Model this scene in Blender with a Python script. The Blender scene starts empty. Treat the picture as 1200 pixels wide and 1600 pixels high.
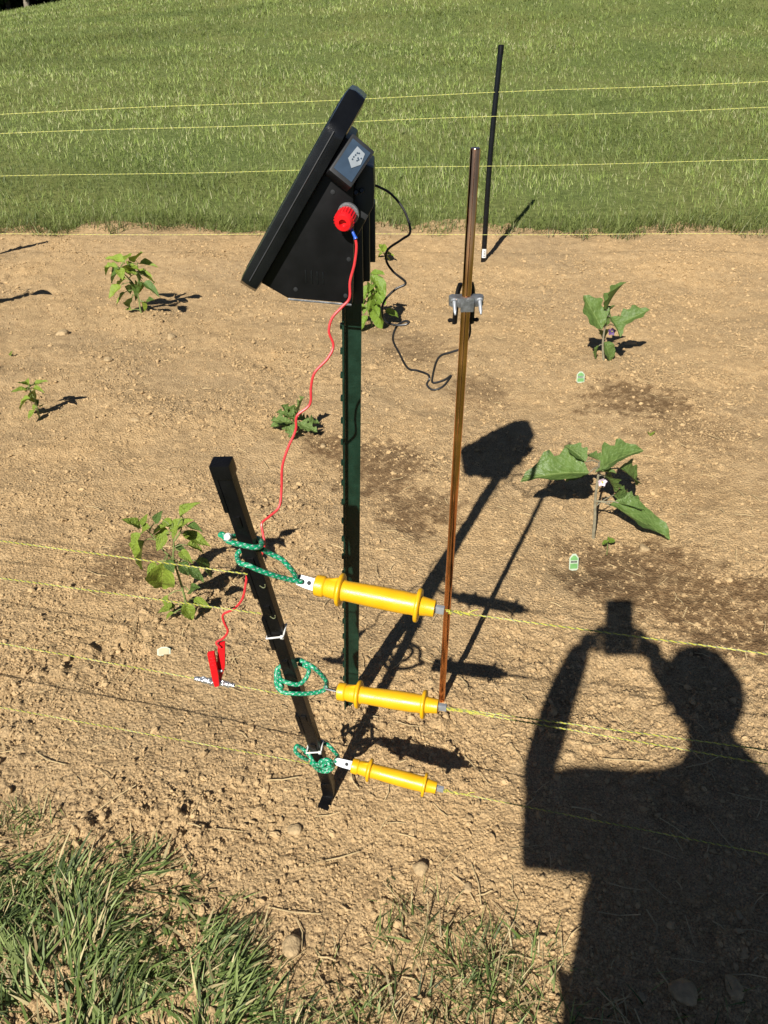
import bpy, bmesh, math, random
import numpy as np
from mathutils import Vector, Matrix, Quaternion
random.seed(7); rng = np.random.default_rng(7)

# ------------------------------------------------------------------ camera, sky, sun, exposure
F = 1202.0; CH = 1.38; PITCH = math.radians(31.0)      # focal length in photo pixels, lens height, downward pitch
CP, SP = math.cos(PITCH), math.sin(PITCH)
CAM = np.array([0.0, 0.0, CH])
scn = bpy.context.scene
COL = scn.collection
cd = bpy.data.cameras.new('camera'); cam = bpy.data.objects.new('camera', cd); COL.objects.link(cam)
cd.sensor_fit = 'VERTICAL'; cd.sensor_height = 24.0; cd.lens = 24.0 * F / 1600.0
cd.clip_start = 0.02; cd.clip_end = 2000.0
cam.location = CAM; cam.rotation_euler = (math.pi / 2 - PITCH, 0, 0)
scn.camera = cam
scn.render.resolution_x = 768; scn.render.resolution_y = 1024

SUN = Vector((0.2956, 0.7492, -0.5927)).normalized()   # direction the sunlight travels
w = bpy.data.worlds.new('World'); scn.world = w; w.use_nodes = True
nt = w.node_tree; bg = nt.nodes['Background']
sky = nt.nodes.new('ShaderNodeTexSky'); sky.sky_type = 'NISHITA'; sky.sun_disc = False
sky.sun_elevation = math.asin(-SUN.z); sky.sun_rotation = math.atan2(-SUN.x, -SUN.y)
sky.altitude = 300.0; sky.air_density = 0.4; sky.dust_density = 0.15
nt.links.new(sky.outputs[0], bg.inputs[0]); bg.inputs[1].default_value = 0.05
ld = bpy.data.lights.new('sun', 'SUN'); ld.energy = 5.0; ld.angle = math.radians(0.53); ld.color = (1.0, 0.95, 0.86)
lo = bpy.data.objects.new('sun', ld); COL.objects.link(lo); lo.rotation_euler = SUN.to_track_quat('-Z', 'Y').to_euler()
lo.location = (-3, -7, 6)
vs = scn.view_settings; vs.view_transform = 'Standard'; vs.look = 'None'; vs.exposure = 0.68; vs.gamma = 1.0
vs.use_curve_mapping = False

# ------------------------------------------------------------------ photo pixel -> direction / point
def ray(px, py):
    a = (px - 600) / F; b = (py - 800) / F
    return np.array([a, CP - b * SP, -SP - b * CP])
def gr(px, py, z=0.0):
    d = ray(px, py); return Vector(CAM + d * ((z - CH) / d[2]))
def at(px, py, Y):
    d = ray(px, py); return Vector(CAM + d * (Y / d[1]))
def fp(px, py, a, k=-0.2):                              # on the front fence's upright plane  y = a + k x
    d = ray(px, py); return Vector(CAM + d * (a / (d[1] - k * d[0])))

# ------------------------------------------------------------------ noise
def _h(ix, iy, seed):
    n = (ix.astype(np.int64) * 374761393 + iy.astype(np.int64) * 668265263 + seed * 1442695041) & 0xffffffff
    n = ((n ^ (n >> 13)) * 1274126177) & 0xffffffff
    n = ((n ^ (n >> 16)) * 2246822519) & 0xffffffff
    return ((n ^ (n >> 15)) & 0xffffff) / float(0xffffff)
def vnoise(x, y, seed=0):
    ix = np.floor(x); iy = np.floor(y); fx = x - ix; fy = y - iy
    fx = fx * fx * (3 - 2 * fx); fy = fy * fy * (3 - 2 * fy)
    a = _h(ix, iy, seed); b = _h(ix + 1, iy, seed); c = _h(ix, iy + 1, seed); d = _h(ix + 1, iy + 1, seed)
    return (a + (b - a) * fx) * (1 - fy) + (c + (d - c) * fx) * fy
def fbm(x, y, seed=0, o=4):
    s = 0; a = 0.5; t = 0
    for i in range(o):
        s = s + a * vnoise(x * 2 ** i + 17.3 * i, y * 2 ** i + 9.1 * i, seed + i); t += a; a *= 0.5
    return s / t
def domes(x, y, c, seed, prob, r0, r1):
    X = x / c; Y = y / c; ix = np.floor(X); iy = np.floor(Y); out = np.zeros_like(X)
    for dx in (-1, 0, 1):
        for dy in (-1, 0, 1):
            jx = ix + dx; jy = iy + dy
            px = jx + _h(jx, jy, seed); py = jy + _h(jx, jy, seed + 5)
            r = r0 + (r1 - r0) * _h(jx, jy, seed + 9) ** 2
            r = np.where(_h(jx, jy, seed + 13) < prob, r, 0.0)
            e = 0.7 + 0.6 * _h(jx, jy, seed + 17)
            d2 = ((X - px) ** 2 * e + (Y - py) ** 2 / e)
            out = np.maximum(out, np.sqrt(np.maximum(r * r - d2, 0)))
    return out * c

def terrain(x, y):
    x = np.asarray(x, float); y = np.asarray(y, float)
    s = np.maximum(y - 5.0, 0); s = s * s / (s + 0.6)
    z = 0.12 * 30 * (1 - np.exp(-s / 30.0))
    t = np.clip((y - 10) / 35.0, 0, 1); t = t * t * (3 - 2 * t)
    z = z + 0.15 * np.clip(x + 0.46 * y, -40, 60) * t * np.exp(-np.maximum(y - 90, 0) / 120)
    return z
def grt(px, py):                                        # where a pixel's ray meets the ground
    d = ray(px, py); t = 0.3
    while t < 400:
        p = CAM + d * t
        if p[2] <= float(terrain(p[0], p[1])): break
        t *= 1.004
    p = CAM + d * t
    return Vector((p[0], p[1], float(terrain(p[0], p[1]))))

# ------------------------------------------------------------------ materials
def mat(name, color, rough=0.6, metal=0.0, var=0.0, vscale=40.0, bump=0.0, bscale=200.0, spec=0.5, attr=None, trans=0.0, coat=0.0):
    m = bpy.data.materials.new(name); m.use_nodes = True
    n = m.node_tree.nodes; L = m.node_tree.links; p = n['Principled BSDF']
    p.inputs['Base Color'].default_value = (*color, 1); p.inputs['Roughness'].default_value = rough
    p.inputs['Metallic'].default_value = metal; p.inputs['Specular IOR Level'].default_value = spec
    p.inputs['Coat Weight'].default_value = coat
    tc = n.new('ShaderNodeTexCoord'); src = None
    if attr:
        a = n.new('ShaderNodeAttribute'); a.attribute_name = attr; src = a.outputs['Color']
    if var > 0:
        nz = n.new('ShaderNodeTexNoise'); nz.inputs['Scale'].default_value = vscale; nz.inputs['Detail'].default_value = 5
        L.new(tc.outputs['Object'], nz.inputs['Vector'])
        mr = n.new('ShaderNodeMapRange'); mr.inputs[1].default_value = 0.3; mr.inputs[2].default_value = 0.7
        mr.inputs[3].default_value = 1 - var; mr.inputs[4].default_value = 1 + var
        L.new(nz.outputs['Fac'], mr.inputs[0])
        mx = n.new('ShaderNodeMix'); mx.data_type = 'RGBA'; mx.blend_type = 'MULTIPLY'; mx.inputs[0].default_value = 1
        if src: L.new(src, mx.inputs[6])
        else: mx.inputs[6].default_value = (*color, 1)
        L.new(mr.outputs[0], mx.inputs[7]); src = mx.outputs[2]
        rr = n.new('ShaderNodeMapRange'); rr.inputs[3].default_value = max(rough - 0.12, 0.02); rr.inputs[4].default_value = min(rough + 0.12, 1)
        L.new(nz.outputs['Fac'], rr.inputs[0]); L.new(rr.outputs[0], p.inputs['Roughness'])
    if src: L.new(src, p.inputs['Base Color'])
    if bump > 0:
        nb = n.new('ShaderNodeTexNoise'); nb.inputs['Scale'].default_value = bscale; nb.inputs['Detail'].default_value = 4
        L.new(tc.outputs['Object'], nb.inputs['Vector'])
        b = n.new('ShaderNodeBump'); b.inputs['Distance'].default_value = bump; b.inputs['Strength'].default_value = 1
        L.new(nb.outputs['Fac'], b.inputs['Height']); L.new(b.outputs[0], p.inputs['Normal'])
    if trans > 0:
        tr = n.new('ShaderNodeBsdfTranslucent'); ms = n.new('ShaderNodeMixShader'); ms.inputs[0].default_value = trans
        if src: L.new(src, tr.inputs[0])
        else: tr.inputs[0].default_value = (*color, 1)
        L.new(p.outputs[0], ms.inputs[1]); L.new(tr.outputs[0], ms.inputs[2])
        L.new(ms.outputs[0], n['Material Output'].inputs['Surface'])
    return m

def soil_material():
    m = bpy.data.materials.new('soil'); m.use_nodes = True
    n = m.node_tree.nodes; L = m.node_tree.links; p = n['Principled BSDF']
    p.inputs['Specular IOR Level'].default_value = 0.15; p.inputs['Roughness'].default_value = 0.95
    tc = n.new('ShaderNodeTexCoord')
    def noise(sc, det=4, rough=0.6):
        z = n.new('ShaderNodeTexNoise'); z.inputs['Scale'].default_value = sc; z.inputs['Detail'].default_value = det
        z.inputs['Roughness'].default_value = rough; L.new(tc.outputs['Object'], z.inputs['Vector']); return z
    def ramp(src, stops):
        r = n.new('ShaderNodeValToRGB'); e = r.color_ramp.elements
        e[0].position, e[0].color = stops[0][0], (*stops[0][1], 1); e[1].position, e[1].color = stops[-1][0], (*stops[-1][1], 1)
        for q, c in stops[1:-1]:
            k = e.new(q); k.color = (*c, 1)
        L.new(src, r.inputs[0]); return r.outputs[0]
    big = noise(1.3, 3); mid = noise(22, 5); fine = noise(260, 3, 0.7)
    c = ramp(mid.outputs['Fac'], [(0.28, (0.345, 0.236, 0.122)), (0.5, (0.445, 0.312, 0.164)), (0.72, (0.52, 0.372, 0.202))])
    def mul(a, b, f=1.0, mode='MULTIPLY'):
        x = n.new('ShaderNodeMix'); x.data_type = 'RGBA'; x.blend_type = mode; x.inputs[0].default_value = f
        L.new(a, x.inputs[6]); L.new(b, x.inputs[7]); return x.outputs[2]
    c = mul(c, ramp(big.outputs['Fac'], [(0.3, (0.86, 0.87, 0.9)), (0.7, (1.08, 1.05, 1.0))]))
    c = mul(c, ramp(fine.outputs['Fac'], [(0.34, (0.52, 0.51, 0.52)), (0.66, (1.30, 1.30, 1.29))]))
    at_ = n.new('ShaderNodeAttribute'); at_.attribute_name = 'wet'
    x = n.new('ShaderNodeMix'); x.data_type = 'RGBA'; x.blend_type = 'MULTIPLY'
    L.new(at_.outputs['Fac'], x.inputs[0]); L.new(c, x.inputs[6]); x.inputs[7].default_value = (0.40, 0.36, 0.335, 1)
    L.new(x.outputs[2], p.inputs['Base Color'])
    b1 = n.new('ShaderNodeBump'); b1.inputs['Distance'].default_value = 0.004; L.new(noise(140, 5, 0.7).outputs['Fac'], b1.inputs['Height'])
    vo = n.new('ShaderNodeTexVoronoi'); vo.inputs['Scale'].default_value = 120; L.new(tc.outputs['Object'], vo.inputs['Vector'])
    b2 = n.new('ShaderNodeBump'); b2.inputs['Distance'].default_value = 0.003; b2.invert = True
    L.new(vo.outputs['Distance'], b2.inputs['Height']); L.new(b1.outputs[0], b2.inputs['Normal']); L.new(b2.outputs[0], p.inputs['Normal'])
    return m

def lawn_material():
    m = bpy.data.materials.new('lawn_turf'); m.use_nodes = True
    n = m.node_tree.nodes; L = m.node_tree.links; p = n['Principled BSDF']
    p.inputs['Specular IOR Level'].default_value = 0.15; p.inputs['Roughness'].default_value = 0.9
    tc = n.new('ShaderNodeTexCoord')
    a = n.new('ShaderNodeTexNoise'); a.inputs['Scale'].default_value = 0.5; a.inputs['Detail'].default_value = 6
    b = n.new('ShaderNodeTexNoise'); b.inputs['Scale'].default_value = 14; b.inputs['Detail'].default_value = 6; b.inputs['Roughness'].default_value = 0.75
    L.new(tc.outputs['Object'], a.inputs['Vector']); L.new(tc.outputs['Object'], b.inputs['Vector'])
    r = n.new('ShaderNodeValToRGB'); e = r.color_ramp.elements
    e[0].position = 0.3; e[0].color = (0.065, 0.085, 0.024, 1); e[1].position = 0.75; e[1].color = (0.21, 0.23, 0.085, 1)
    L.new(b.outputs['Fac'], r.inputs[0])
    r2 = n.new('ShaderNodeValToRGB'); e = r2.color_ramp.elements
    e[0].position = 0.35; e[0].color = (0.85, 0.95, 0.8, 1); e[1].position = 0.7; e[1].color = (1.2, 1.12, 1.0, 1)
    L.new(a.outputs['Fac'], r2.inputs[0])
    x = n.new('ShaderNodeMix'); x.data_type = 'RGBA'; x.blend_type = 'MULTIPLY'; x.inputs[0].default_value = 1
    L.new(r.outputs[0], x.inputs[6]); L.new(r2.outputs[0], x.inputs[7]); L.new(x.outputs[2], p.inputs['Base Color'])
    bp = n.new('ShaderNodeBump'); bp.inputs['Distance'].default_value = 0.03; L.new(b.outputs['Fac'], bp.inputs['Height']); L.new(bp.outputs[0], p.inputs['Normal'])
    return m

def stripe_material(name, cols, per, slant, rough=0.6, fleck=None):
    """Bands wound round a tube: uses the tube's UV (u = metres along, v = 0..1 round)."""
    m = bpy.data.materials.new(name); m.use_nodes = True
    n = m.node_tree.nodes; L = m.node_tree.links; p = n['Principled BSDF']; p.inputs['Roughness'].default_value = rough
    uv = n.new('ShaderNodeUVMap'); uv.uv_map = 'UVMap'; sx = n.new('ShaderNodeSeparateXYZ'); L.new(uv.outputs[0], sx.inputs[0])
    def mth(op, a, b=None):
        k = n.new('ShaderNodeMath'); k.operation = op
        for i, v in enumerate((a, b)):
            if v is None: continue
            if isinstance(v, (int, float)): k.inputs[i].default_value = v
            else: L.new(v, k.inputs[i])
        return k.outputs[0]
    u = mth('MULTIPLY', sx.outputs[0], 1.0 / per)
    f1 = mth('FRACT', mth('ADD', u, mth('MULTIPLY', sx.outputs[1], slant)))
    r = n.new('ShaderNodeValToRGB'); r.color_ramp.interpolation = 'CONSTANT'; e = r.color_ramp.elements
    e[0].position = 0; e[0].color = (*cols[0][1], 1); e[1].position = cols[1][0]; e[1].color = (*cols[1][1], 1)
    for q, c in cols[2:]:
        k = e.new(q); k.color = (*c, 1)
    L.new(f1, r.inputs[0]); out = r.outputs[0]
    if fleck:
        f2 = mth('FRACT', mth('SUBTRACT', mth('MULTIPLY', sx.outputs[1], slant), u))
        g = mth('GREATER_THAN', f2, 0.55)
        x = n.new('ShaderNodeMix'); x.data_type = 'RGBA'; L.new(g, x.inputs[0]); L.new(out, x.inputs[6]); x.inputs[7].default_value = (*fleck, 1)
        out = x.outputs[2]
    L.new(out, p.inputs['Base Color'])
    return m

M = {}
M['soil'] = soil_material(); M['turf'] = lawn_material()
M['blade'] = mat('grass_blade', (0.1, 0.14, 0.04), 0.55, attr='Col', spec=0.35, trans=0.25)
M['crumb'] = mat('soil_crumb', (0.44, 0.318, 0.168), 0.95, spec=0.1)
_n = M['crumb'].node_tree.nodes; _L = M['crumb'].node_tree.links; _oi = _n.new('ShaderNodeObjectInfo'); _r = _n.new('ShaderNodeValToRGB')
_r.color_ramp.elements[0].color = (0.33, 0.228, 0.118, 1); _r.color_ramp.elements[1].color = (0.465, 0.330, 0.176, 1)
_L.new(_oi.outputs['Random'], _r.inputs[0]); _L.new(_r.outputs[0], _n['Principled BSDF'].inputs['Base Color'])
M['stone'] = mat('clod_stone', (0.37, 0.27, 0.15), 0.95, var=0.28, vscale=60, bump=0.004, bscale=120, spec=0.2)
M['straw'] = mat('straw', (0.5, 0.38, 0.2), 0.8, var=0.3, vscale=20)
M['black_plastic'] = mat('black_plastic', (0.0045, 0.005, 0.006), 0.25, var=0.25, vscale=25, bump=0.0002, bscale=900, spec=0.4)
M['black_matte'] = mat('black_matte_plastic', (0.004, 0.004, 0.0045), 0.42, var=0.25, vscale=30, spec=0.25)
M['grey_plastic'] = mat('grey_plastic', (0.014, 0.015, 0.017), 0.45, var=0.15, vscale=40)
M['panel_glass'] = mat('solar_glass', (0.008, 0.012, 0.03), 0.12, var=0.2, vscale=8, coat=0.6)
M['lcd'] = mat('display_glass', (0.035, 0.055, 0.085), 0.15, var=0.15, vscale=60)
M['lcd_light'] = mat('display_patch', (0.24, 0.27, 0.30), 0.4, var=0.1, vscale=80)
M['post_black'] = mat('black_painted_steel', (0.004, 0.004, 0.0045), 0.3, var=0.35, vscale=30, bump=0.0006, bscale=300, spec=0.22)
M['post_green'] = mat('green_painted_steel', (0.0055, 0.022, 0.0125), 0.38, var=0.3, vscale=50, bump=0.0006, bscale=250)
M['copper'] = mat('copper_rod', (0.78, 0.36, 0.16), 0.14, metal=1.0, var=0.28, vscale=14)
M['zinc'] = mat('zinc_clamp', (0.22, 0.23, 0.24), 0.5, metal=0.7, var=0.3, vscale=90, bump=0.0008, bscale=300)
M['steel'] = mat('bright_steel', (0.36, 0.38, 0.41), 0.45, metal=0.5, var=0.15, vscale=60)
M['foil'] = mat('crumpled_foil', (0.75, 0.76, 0.78), 0.25, metal=0.9, bump=0.004, bscale=160)
M['yellow'] = mat('yellow_plastic', (0.68, 0.36, 0.006), 0.33, var=0.06, vscale=30, bump=0.0003, bscale=500)
_n = M['yellow'].node_tree.nodes; _L = M['yellow'].node_tree.links; _p = _n['Principled BSDF']; _src = _p.inputs['Base Color'].links[0].from_socket
_z = _n.new('ShaderNodeTexNoise'); _z.inputs['Scale'].default_value = 55; _z.inputs['Detail'].default_value = 8; _z.inputs['Roughness'].default_value = .75
_L.new(_n['Texture Coordinate'].outputs['Object'], _z.inputs['Vector']); _q = _n.new('ShaderNodeMapRange'); _q.inputs[1].default_value = .56; _q.inputs[2].default_value = .78; _q.inputs[4].default_value = .55
_L.new(_z.outputs['Fac'], _q.inputs[0]); _x = _n.new('ShaderNodeMix'); _x.data_type = 'RGBA'; _L.new(_q.outputs[0], _x.inputs[0]); _L.new(_src, _x.inputs[6]); _x.inputs[7].default_value = (0.42, 0.25, 0.06, 1)
_L.new(_x.outputs[2], _p.inputs['Base Color'])
M['red'] = mat('red_plastic', (0.60, 0.008, 0.012), 0.36, var=0.12, vscale=40)
M['red_wire'] = mat('red_wire_sheath', (0.56, 0.03, 0.035), 0.4, var=0.1, vscale=50)
M['blue'] = mat('blue_plastic', (0.02, 0.09, 0.45), 0.4, var=0.1, vscale=60)
M['black_wire'] = mat('black_wire_sheath', (0.012, 0.012, 0.013), 0.4, var=0.2, vscale=60)
M['white'] = mat('white_plastic', (0.62, 0.62, 0.60), 0.45, var=0.06, vscale=60)
M['wire_yellow'] = mat('polywire_yellow', (0.44, 0.42, 0.06), 0.6, var=0.15, vscale=300)
M['wire_pale'] = mat('polywire_pale', (0.17, 0.18, 0.09), 0.55, var=0.25, vscale=300)
M['polywire'] = stripe_material('polywire_twist', [(0, (0.62, 0.62, 0.16)), (0.6, (0.36, 0.37, 0.18))], 0.03, 1.0)
M['rope'] = stripe_material('green_rope', [(0, (0.0, 0.26, 0.12)), (0.42, (0.004, 0.33, 0.16)), (0.62, (0.65, 0.7, 0.68)),
                            (0.72, (0.0, 0.26, 0.12)), (0.88, (0.02, 0.08, 0.42)), (0.94, (0.5, 0.04, 0.04))], 0.011, 3.0, 0.45, fleck=(0.0, 0.20, 0.09))
M['tag_green'] = mat('tag_green', (0.13, 0.30, 0.10), 0.5, var=0.15, vscale=80)
M['tag_pale'] = mat('tag_pale', (0.40, 0.46, 0.36), 0.5, var=0.1, vscale=80)
M['tag_blank'] = mat('tag_blank', (0.36, 0.32, 0.18), 0.5, var=0.12, vscale=60)
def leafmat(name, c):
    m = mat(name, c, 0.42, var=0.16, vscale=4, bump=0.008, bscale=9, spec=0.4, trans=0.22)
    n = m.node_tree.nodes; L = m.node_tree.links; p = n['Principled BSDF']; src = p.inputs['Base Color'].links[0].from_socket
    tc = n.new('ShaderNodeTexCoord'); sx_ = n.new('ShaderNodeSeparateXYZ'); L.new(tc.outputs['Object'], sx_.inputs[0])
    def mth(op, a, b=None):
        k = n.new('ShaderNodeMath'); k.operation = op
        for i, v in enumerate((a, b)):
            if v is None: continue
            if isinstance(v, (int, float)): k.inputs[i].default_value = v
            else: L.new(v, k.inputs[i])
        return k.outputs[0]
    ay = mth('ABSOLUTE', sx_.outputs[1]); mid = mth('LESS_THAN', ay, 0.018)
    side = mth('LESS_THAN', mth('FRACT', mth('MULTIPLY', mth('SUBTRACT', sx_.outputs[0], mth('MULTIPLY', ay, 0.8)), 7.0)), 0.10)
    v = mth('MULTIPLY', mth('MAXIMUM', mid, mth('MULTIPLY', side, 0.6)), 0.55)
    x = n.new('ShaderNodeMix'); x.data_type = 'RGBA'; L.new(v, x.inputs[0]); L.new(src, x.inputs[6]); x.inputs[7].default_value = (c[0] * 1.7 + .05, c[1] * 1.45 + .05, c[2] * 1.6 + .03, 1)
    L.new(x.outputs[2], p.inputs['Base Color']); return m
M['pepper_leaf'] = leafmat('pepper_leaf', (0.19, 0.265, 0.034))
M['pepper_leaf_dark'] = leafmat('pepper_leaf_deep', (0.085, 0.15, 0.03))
M['egg_leaf'] = leafmat('eggplant_leaf', (0.105, 0.17, 0.042))
M['lobed_leaf'] = leafmat('lobed_leaf', (0.13, 0.20, 0.05))
M['broad_leaf'] = leafmat('broad_leaf', (0.15, 0.24, 0.03))
M['stem'] = mat('plant_stem', (0.16, 0.20, 0.06), 0.6, var=0.2, vscale=60)
M['stem_purple'] = mat('eggplant_stem', (0.20, 0.18, 0.12), 0.65, var=0.3, vscale=60)
M['petal'] = mat('purple_petal', (0.10, 0.05, 0.17), 0.6, var=0.2, vscale=80, trans=0.2)
M['petal_pale'] = mat('pale_petal', (0.62, 0.52, 0.60), 0.6, var=0.15, vscale=80, trans=0.2)
M['tree_leaf'] = mat('tree_leaf', (0.045, 0.085, 0.02), 0.6, var=0.4, vscale=1.5, trans=0.2)
M['bark'] = mat('bark', (0.20, 0.17, 0.13), 0.9, var=0.35, vscale=6, bump=0.02, bscale=14)
M['skin'] = mat('skin', (0.5, 0.28, 0.19), 0.5, var=0.06, vscale=30)
M['shirt'] = mat('shirt_cotton', (0.18, 0.22, 0.30), 0.9, var=0.08, vscale=200)
M['trousers'] = mat('denim', (0.06, 0.08, 0.14), 0.9, var=0.12, vscale=150)
M['hair'] = mat('hair', (0.05, 0.03, 0.02), 0.6, var=0.3, vscale=90)
M['eye'] = mat('eye', (0.05, 0.04, 0.03), 0.2)

# ------------------------------------------------------------------ object helpers
ORG = {}
def root(name, loc, label, cat, group=None):
    o = bpy.data.objects.new(name, None); COL.objects.link(o); o.location = loc; o.empty_display_size = 0.05
    ORG[o] = Vector(loc); o['label'] = label; o['category'] = cat
    if group: o['group'] = group
    return o
def tag(o, label, cat, group=None):
    o['label'] = label; o['category'] = cat
    if group: o['group'] = group
    return o
def kind(o, k, label=None, cat=None):
    o['kind'] = k
    if label: o['label'] = label
    if cat: o['category'] = cat
    return o

class MB:
    def __init__(s): s.v = []; s.f = []; s.uv = []
    def add(s, V, Fc, UV=None):
        b = len(s.v); s.v += [Vector(p) for p in V]; s.f += [tuple(i + b for i in f) for f in Fc]
        s.uv += UV if UV else [[(0, 0)] * len(f) for f in Fc]
        return s
    def box(s, c, sx, sy, sz, R=None, bev=0.0):
        bm = bmesh.new(); bmesh.ops.create_cube(bm, size=1)
        for v in bm.verts: v.co = Vector((v.co.x * sx, v.co.y * sy, v.co.z * sz))
        if bev: bmesh.ops.bevel(bm, geom=bm.edges[:], offset=bev, segments=2, profile=0.7, affect='EDGES')
        return s._bm(bm, c, R)
    def _bm(s, bm, c, R=None):
        R = R or Matrix.Identity(3); c = Vector(c); bm.verts.index_update()
        s.add([R @ v.co + c for v in bm.verts], [[v.index for v in f.verts] for f in bm.faces]); bm.free(); return s
    def prism(s, poly, O, ax, ay, az, h, bev=0.0):
        """poly in (ax, ay) from O, extruded h along az."""
        bm = bmesh.new()
        vs_ = [bm.verts.new(Vector((p[0], p[1], 0))) for p in poly]; f = bm.faces.new(vs_)
        r = bmesh.ops.extrude_face_region(bm, geom=[f])
        for g in r['geom']:
            if isinstance(g, bmesh.types.BMVert): g.co.z += h
        bmesh.ops.recalc_face_normals(bm, faces=bm.faces[:])
        if bev: bmesh.ops.bevel(bm, geom=bm.edges[:], offset=bev, segments=2, profile=0.7, affect='EDGES')
        R = Matrix((ax, ay, az)).transposed()
        return s._bm(bm, O, R)
    def tube(s, P, r, n=8, cap=True, flat=1.0):
        P = [Vector(p) for p in P]; N = len(P)
        rr = r if isinstance(r, (list, tuple)) else [r] * N
        T = [(P[min(i + 1, N - 1)] - P[max(i - 1, 0)]).normalized() for i in range(N)]
        u = T[0].orthogonal().normalized(); V = []; Fc = []; UV = []; d = [0]
        for i in range(1, N): d.append(d[-1] + (P[i] - P[i - 1]).length)
        for i in range(N):
            u = (u - T[i] * u.dot(T[i])).normalized(); v = T[i].cross(u)
            for k in range(n):
                a = 2 * math.pi * k / n; V.append(P[i] + (u * math.cos(a) + v * math.sin(a) * flat) * rr[i])
        for i in range(N - 1):
            for k in range(n):
                k2 = (k + 1) % n
                Fc.append((i * n + k, i * n + k2, (i + 1) * n + k2, (i + 1) * n + k))
                UV.append([(d[i], k / n), (d[i], (k + 1) / n), (d[i + 1], (k + 1) / n), (d[i + 1], k / n)])
        if cap:
            Fc.append(tuple(range(n - 1, -1, -1))); UV.append([(0, 0)] * n)
            Fc.append(tuple((N - 1) * n + k for k in range(n))); UV.append([(d[-1], 0)] * n)
        return s.add(V, Fc, UV)
    def lathe(s, prof, O, axis, n=20):
        """prof = [(t, r)] along axis from O."""
        axis = Vector(axis).normalized(); u = axis.orthogonal().normalized(); v = axis.cross(u); O = Vector(O); V = []; Fc = []
        for t, r in prof:
            for k in range(n):
                a = 2 * math.pi * k / n; V.append(O + axis * t + (u * math.cos(a) + v * math.sin(a)) * r)
        for i in range(len(prof) - 1):
            for k in range(n):
                k2 = (k + 1) % n; Fc.append((i * n + k, i * n + k2, (i + 1) * n + k2, (i + 1) * n + k))
        Fc.append(tuple(range(n - 1, -1, -1))); Fc.append(tuple((len(prof) - 1) * n + k for k in range(n)))
        return s.add(V, Fc)
    def build(s, name, m, parent=None, smooth=True, org=None, angle=40):
        o0 = ORG.get(parent, Vector((0, 0, 0))) if parent else Vector(org if org is not None else (0, 0, 0))
        me = bpy.data.meshes.new(name); me.from_pydata([tuple(p - o0) for p in s.v], [], s.f)
        uvl = me.uv_layers.new(name='UVMap'); flat = [c for f in s.uv for uv in f for c in uv]; uvl.data.foreach_set('uv', flat)
        if smooth:
            me.polygons.foreach_set('use_smooth', [True] * len(me.polygons))
            me.set_sharp_from_angle(angle=math.radians(angle))
        me.materials.append(M[m]); me.update()
        o = bpy.data.objects.new(name, me); COL.objects.link(o); ORG[o] = o0
        if parent: o.parent = parent
        else: o.location = o0
        return o

def smooth_path(P, k=8):
    P = [Vector(p) for p in P]; Q = []
    E = [P[0] * 2 - P[1]] + P + [P[-1] * 2 - P[-2]]
    for i in range(1, len(E) - 2):
        a, b, c, d = E[i - 1], E[i], E[i + 1], E[i + 2]
        for j in range(k):
            t = j / k
            Q.append(0.5 * ((2 * b) + (c - a) * t + (2 * a - 5 * b + 4 * c - d) * t * t + (3 * b - a - 3 * c + d) * t ** 3))
    Q.append(P[-1]); return Q

def np_mesh(name, V, T, m, cols=None, smooth=False, attrs=None):
    """Triangle (k=3) or quad (k=4) soup from arrays."""
    V = np.asarray(V, np.float32); T = np.asarray(T, np.int32); k = T.shape[1]
    me = bpy.data.meshes.new(name); me.vertices.add(len(V)); me.vertices.foreach_set('co', V.ravel())
    me.loops.add(T.size); me.loops.foreach_set('vertex_index', T.ravel())
    me.polygons.add(len(T)); me.polygons.foreach_set('loop_start', np.arange(0, T.size, k, dtype=np.int32))
    if smooth: me.polygons.foreach_set('use_smooth', np.ones(len(T), bool))
    me.update(calc_edges=True)
    if cols is not None:
        c = np.ones((len(V), 4), np.float32); c[:, :3] = cols
        me.color_attributes.new('Col', 'FLOAT_COLOR', 'POINT').data.foreach_set('color', c.ravel())
    for an, av in (attrs or {}).items():
        me.attributes.new(an, 'FLOAT', 'POINT').data.foreach_set('value', np.asarray(av, np.float32))
    me.materials.append(M[m]); o = bpy.data.objects.new(name, me); COL.objects.link(o); ORG[o] = Vector((0, 0, 0)); return o

def grid_quads(nr, nc):
    i = np.arange(nr - 1)[:, None] * nc + np.arange(nc - 1)[None, :]
    return np.stack([i, i + 1, i + nc + 1, i + nc], -1).reshape(-1, 4)

# ------------------------------------------------------------------ setting: soil bed, lawn
BED_Y0, BED_Y1 = 0.12, 6.75
def bed_half(y): return 1.05 + 0.56 * y
def edge_y(x): return 6.36 + 0.34 * (fbm(x * 1.3, x * 0 + 3.0, 31, 3) - 0.5) + 0.24 * (vnoise(x * 7, x * 0 + 8.0, 33) - 0.5)

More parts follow.
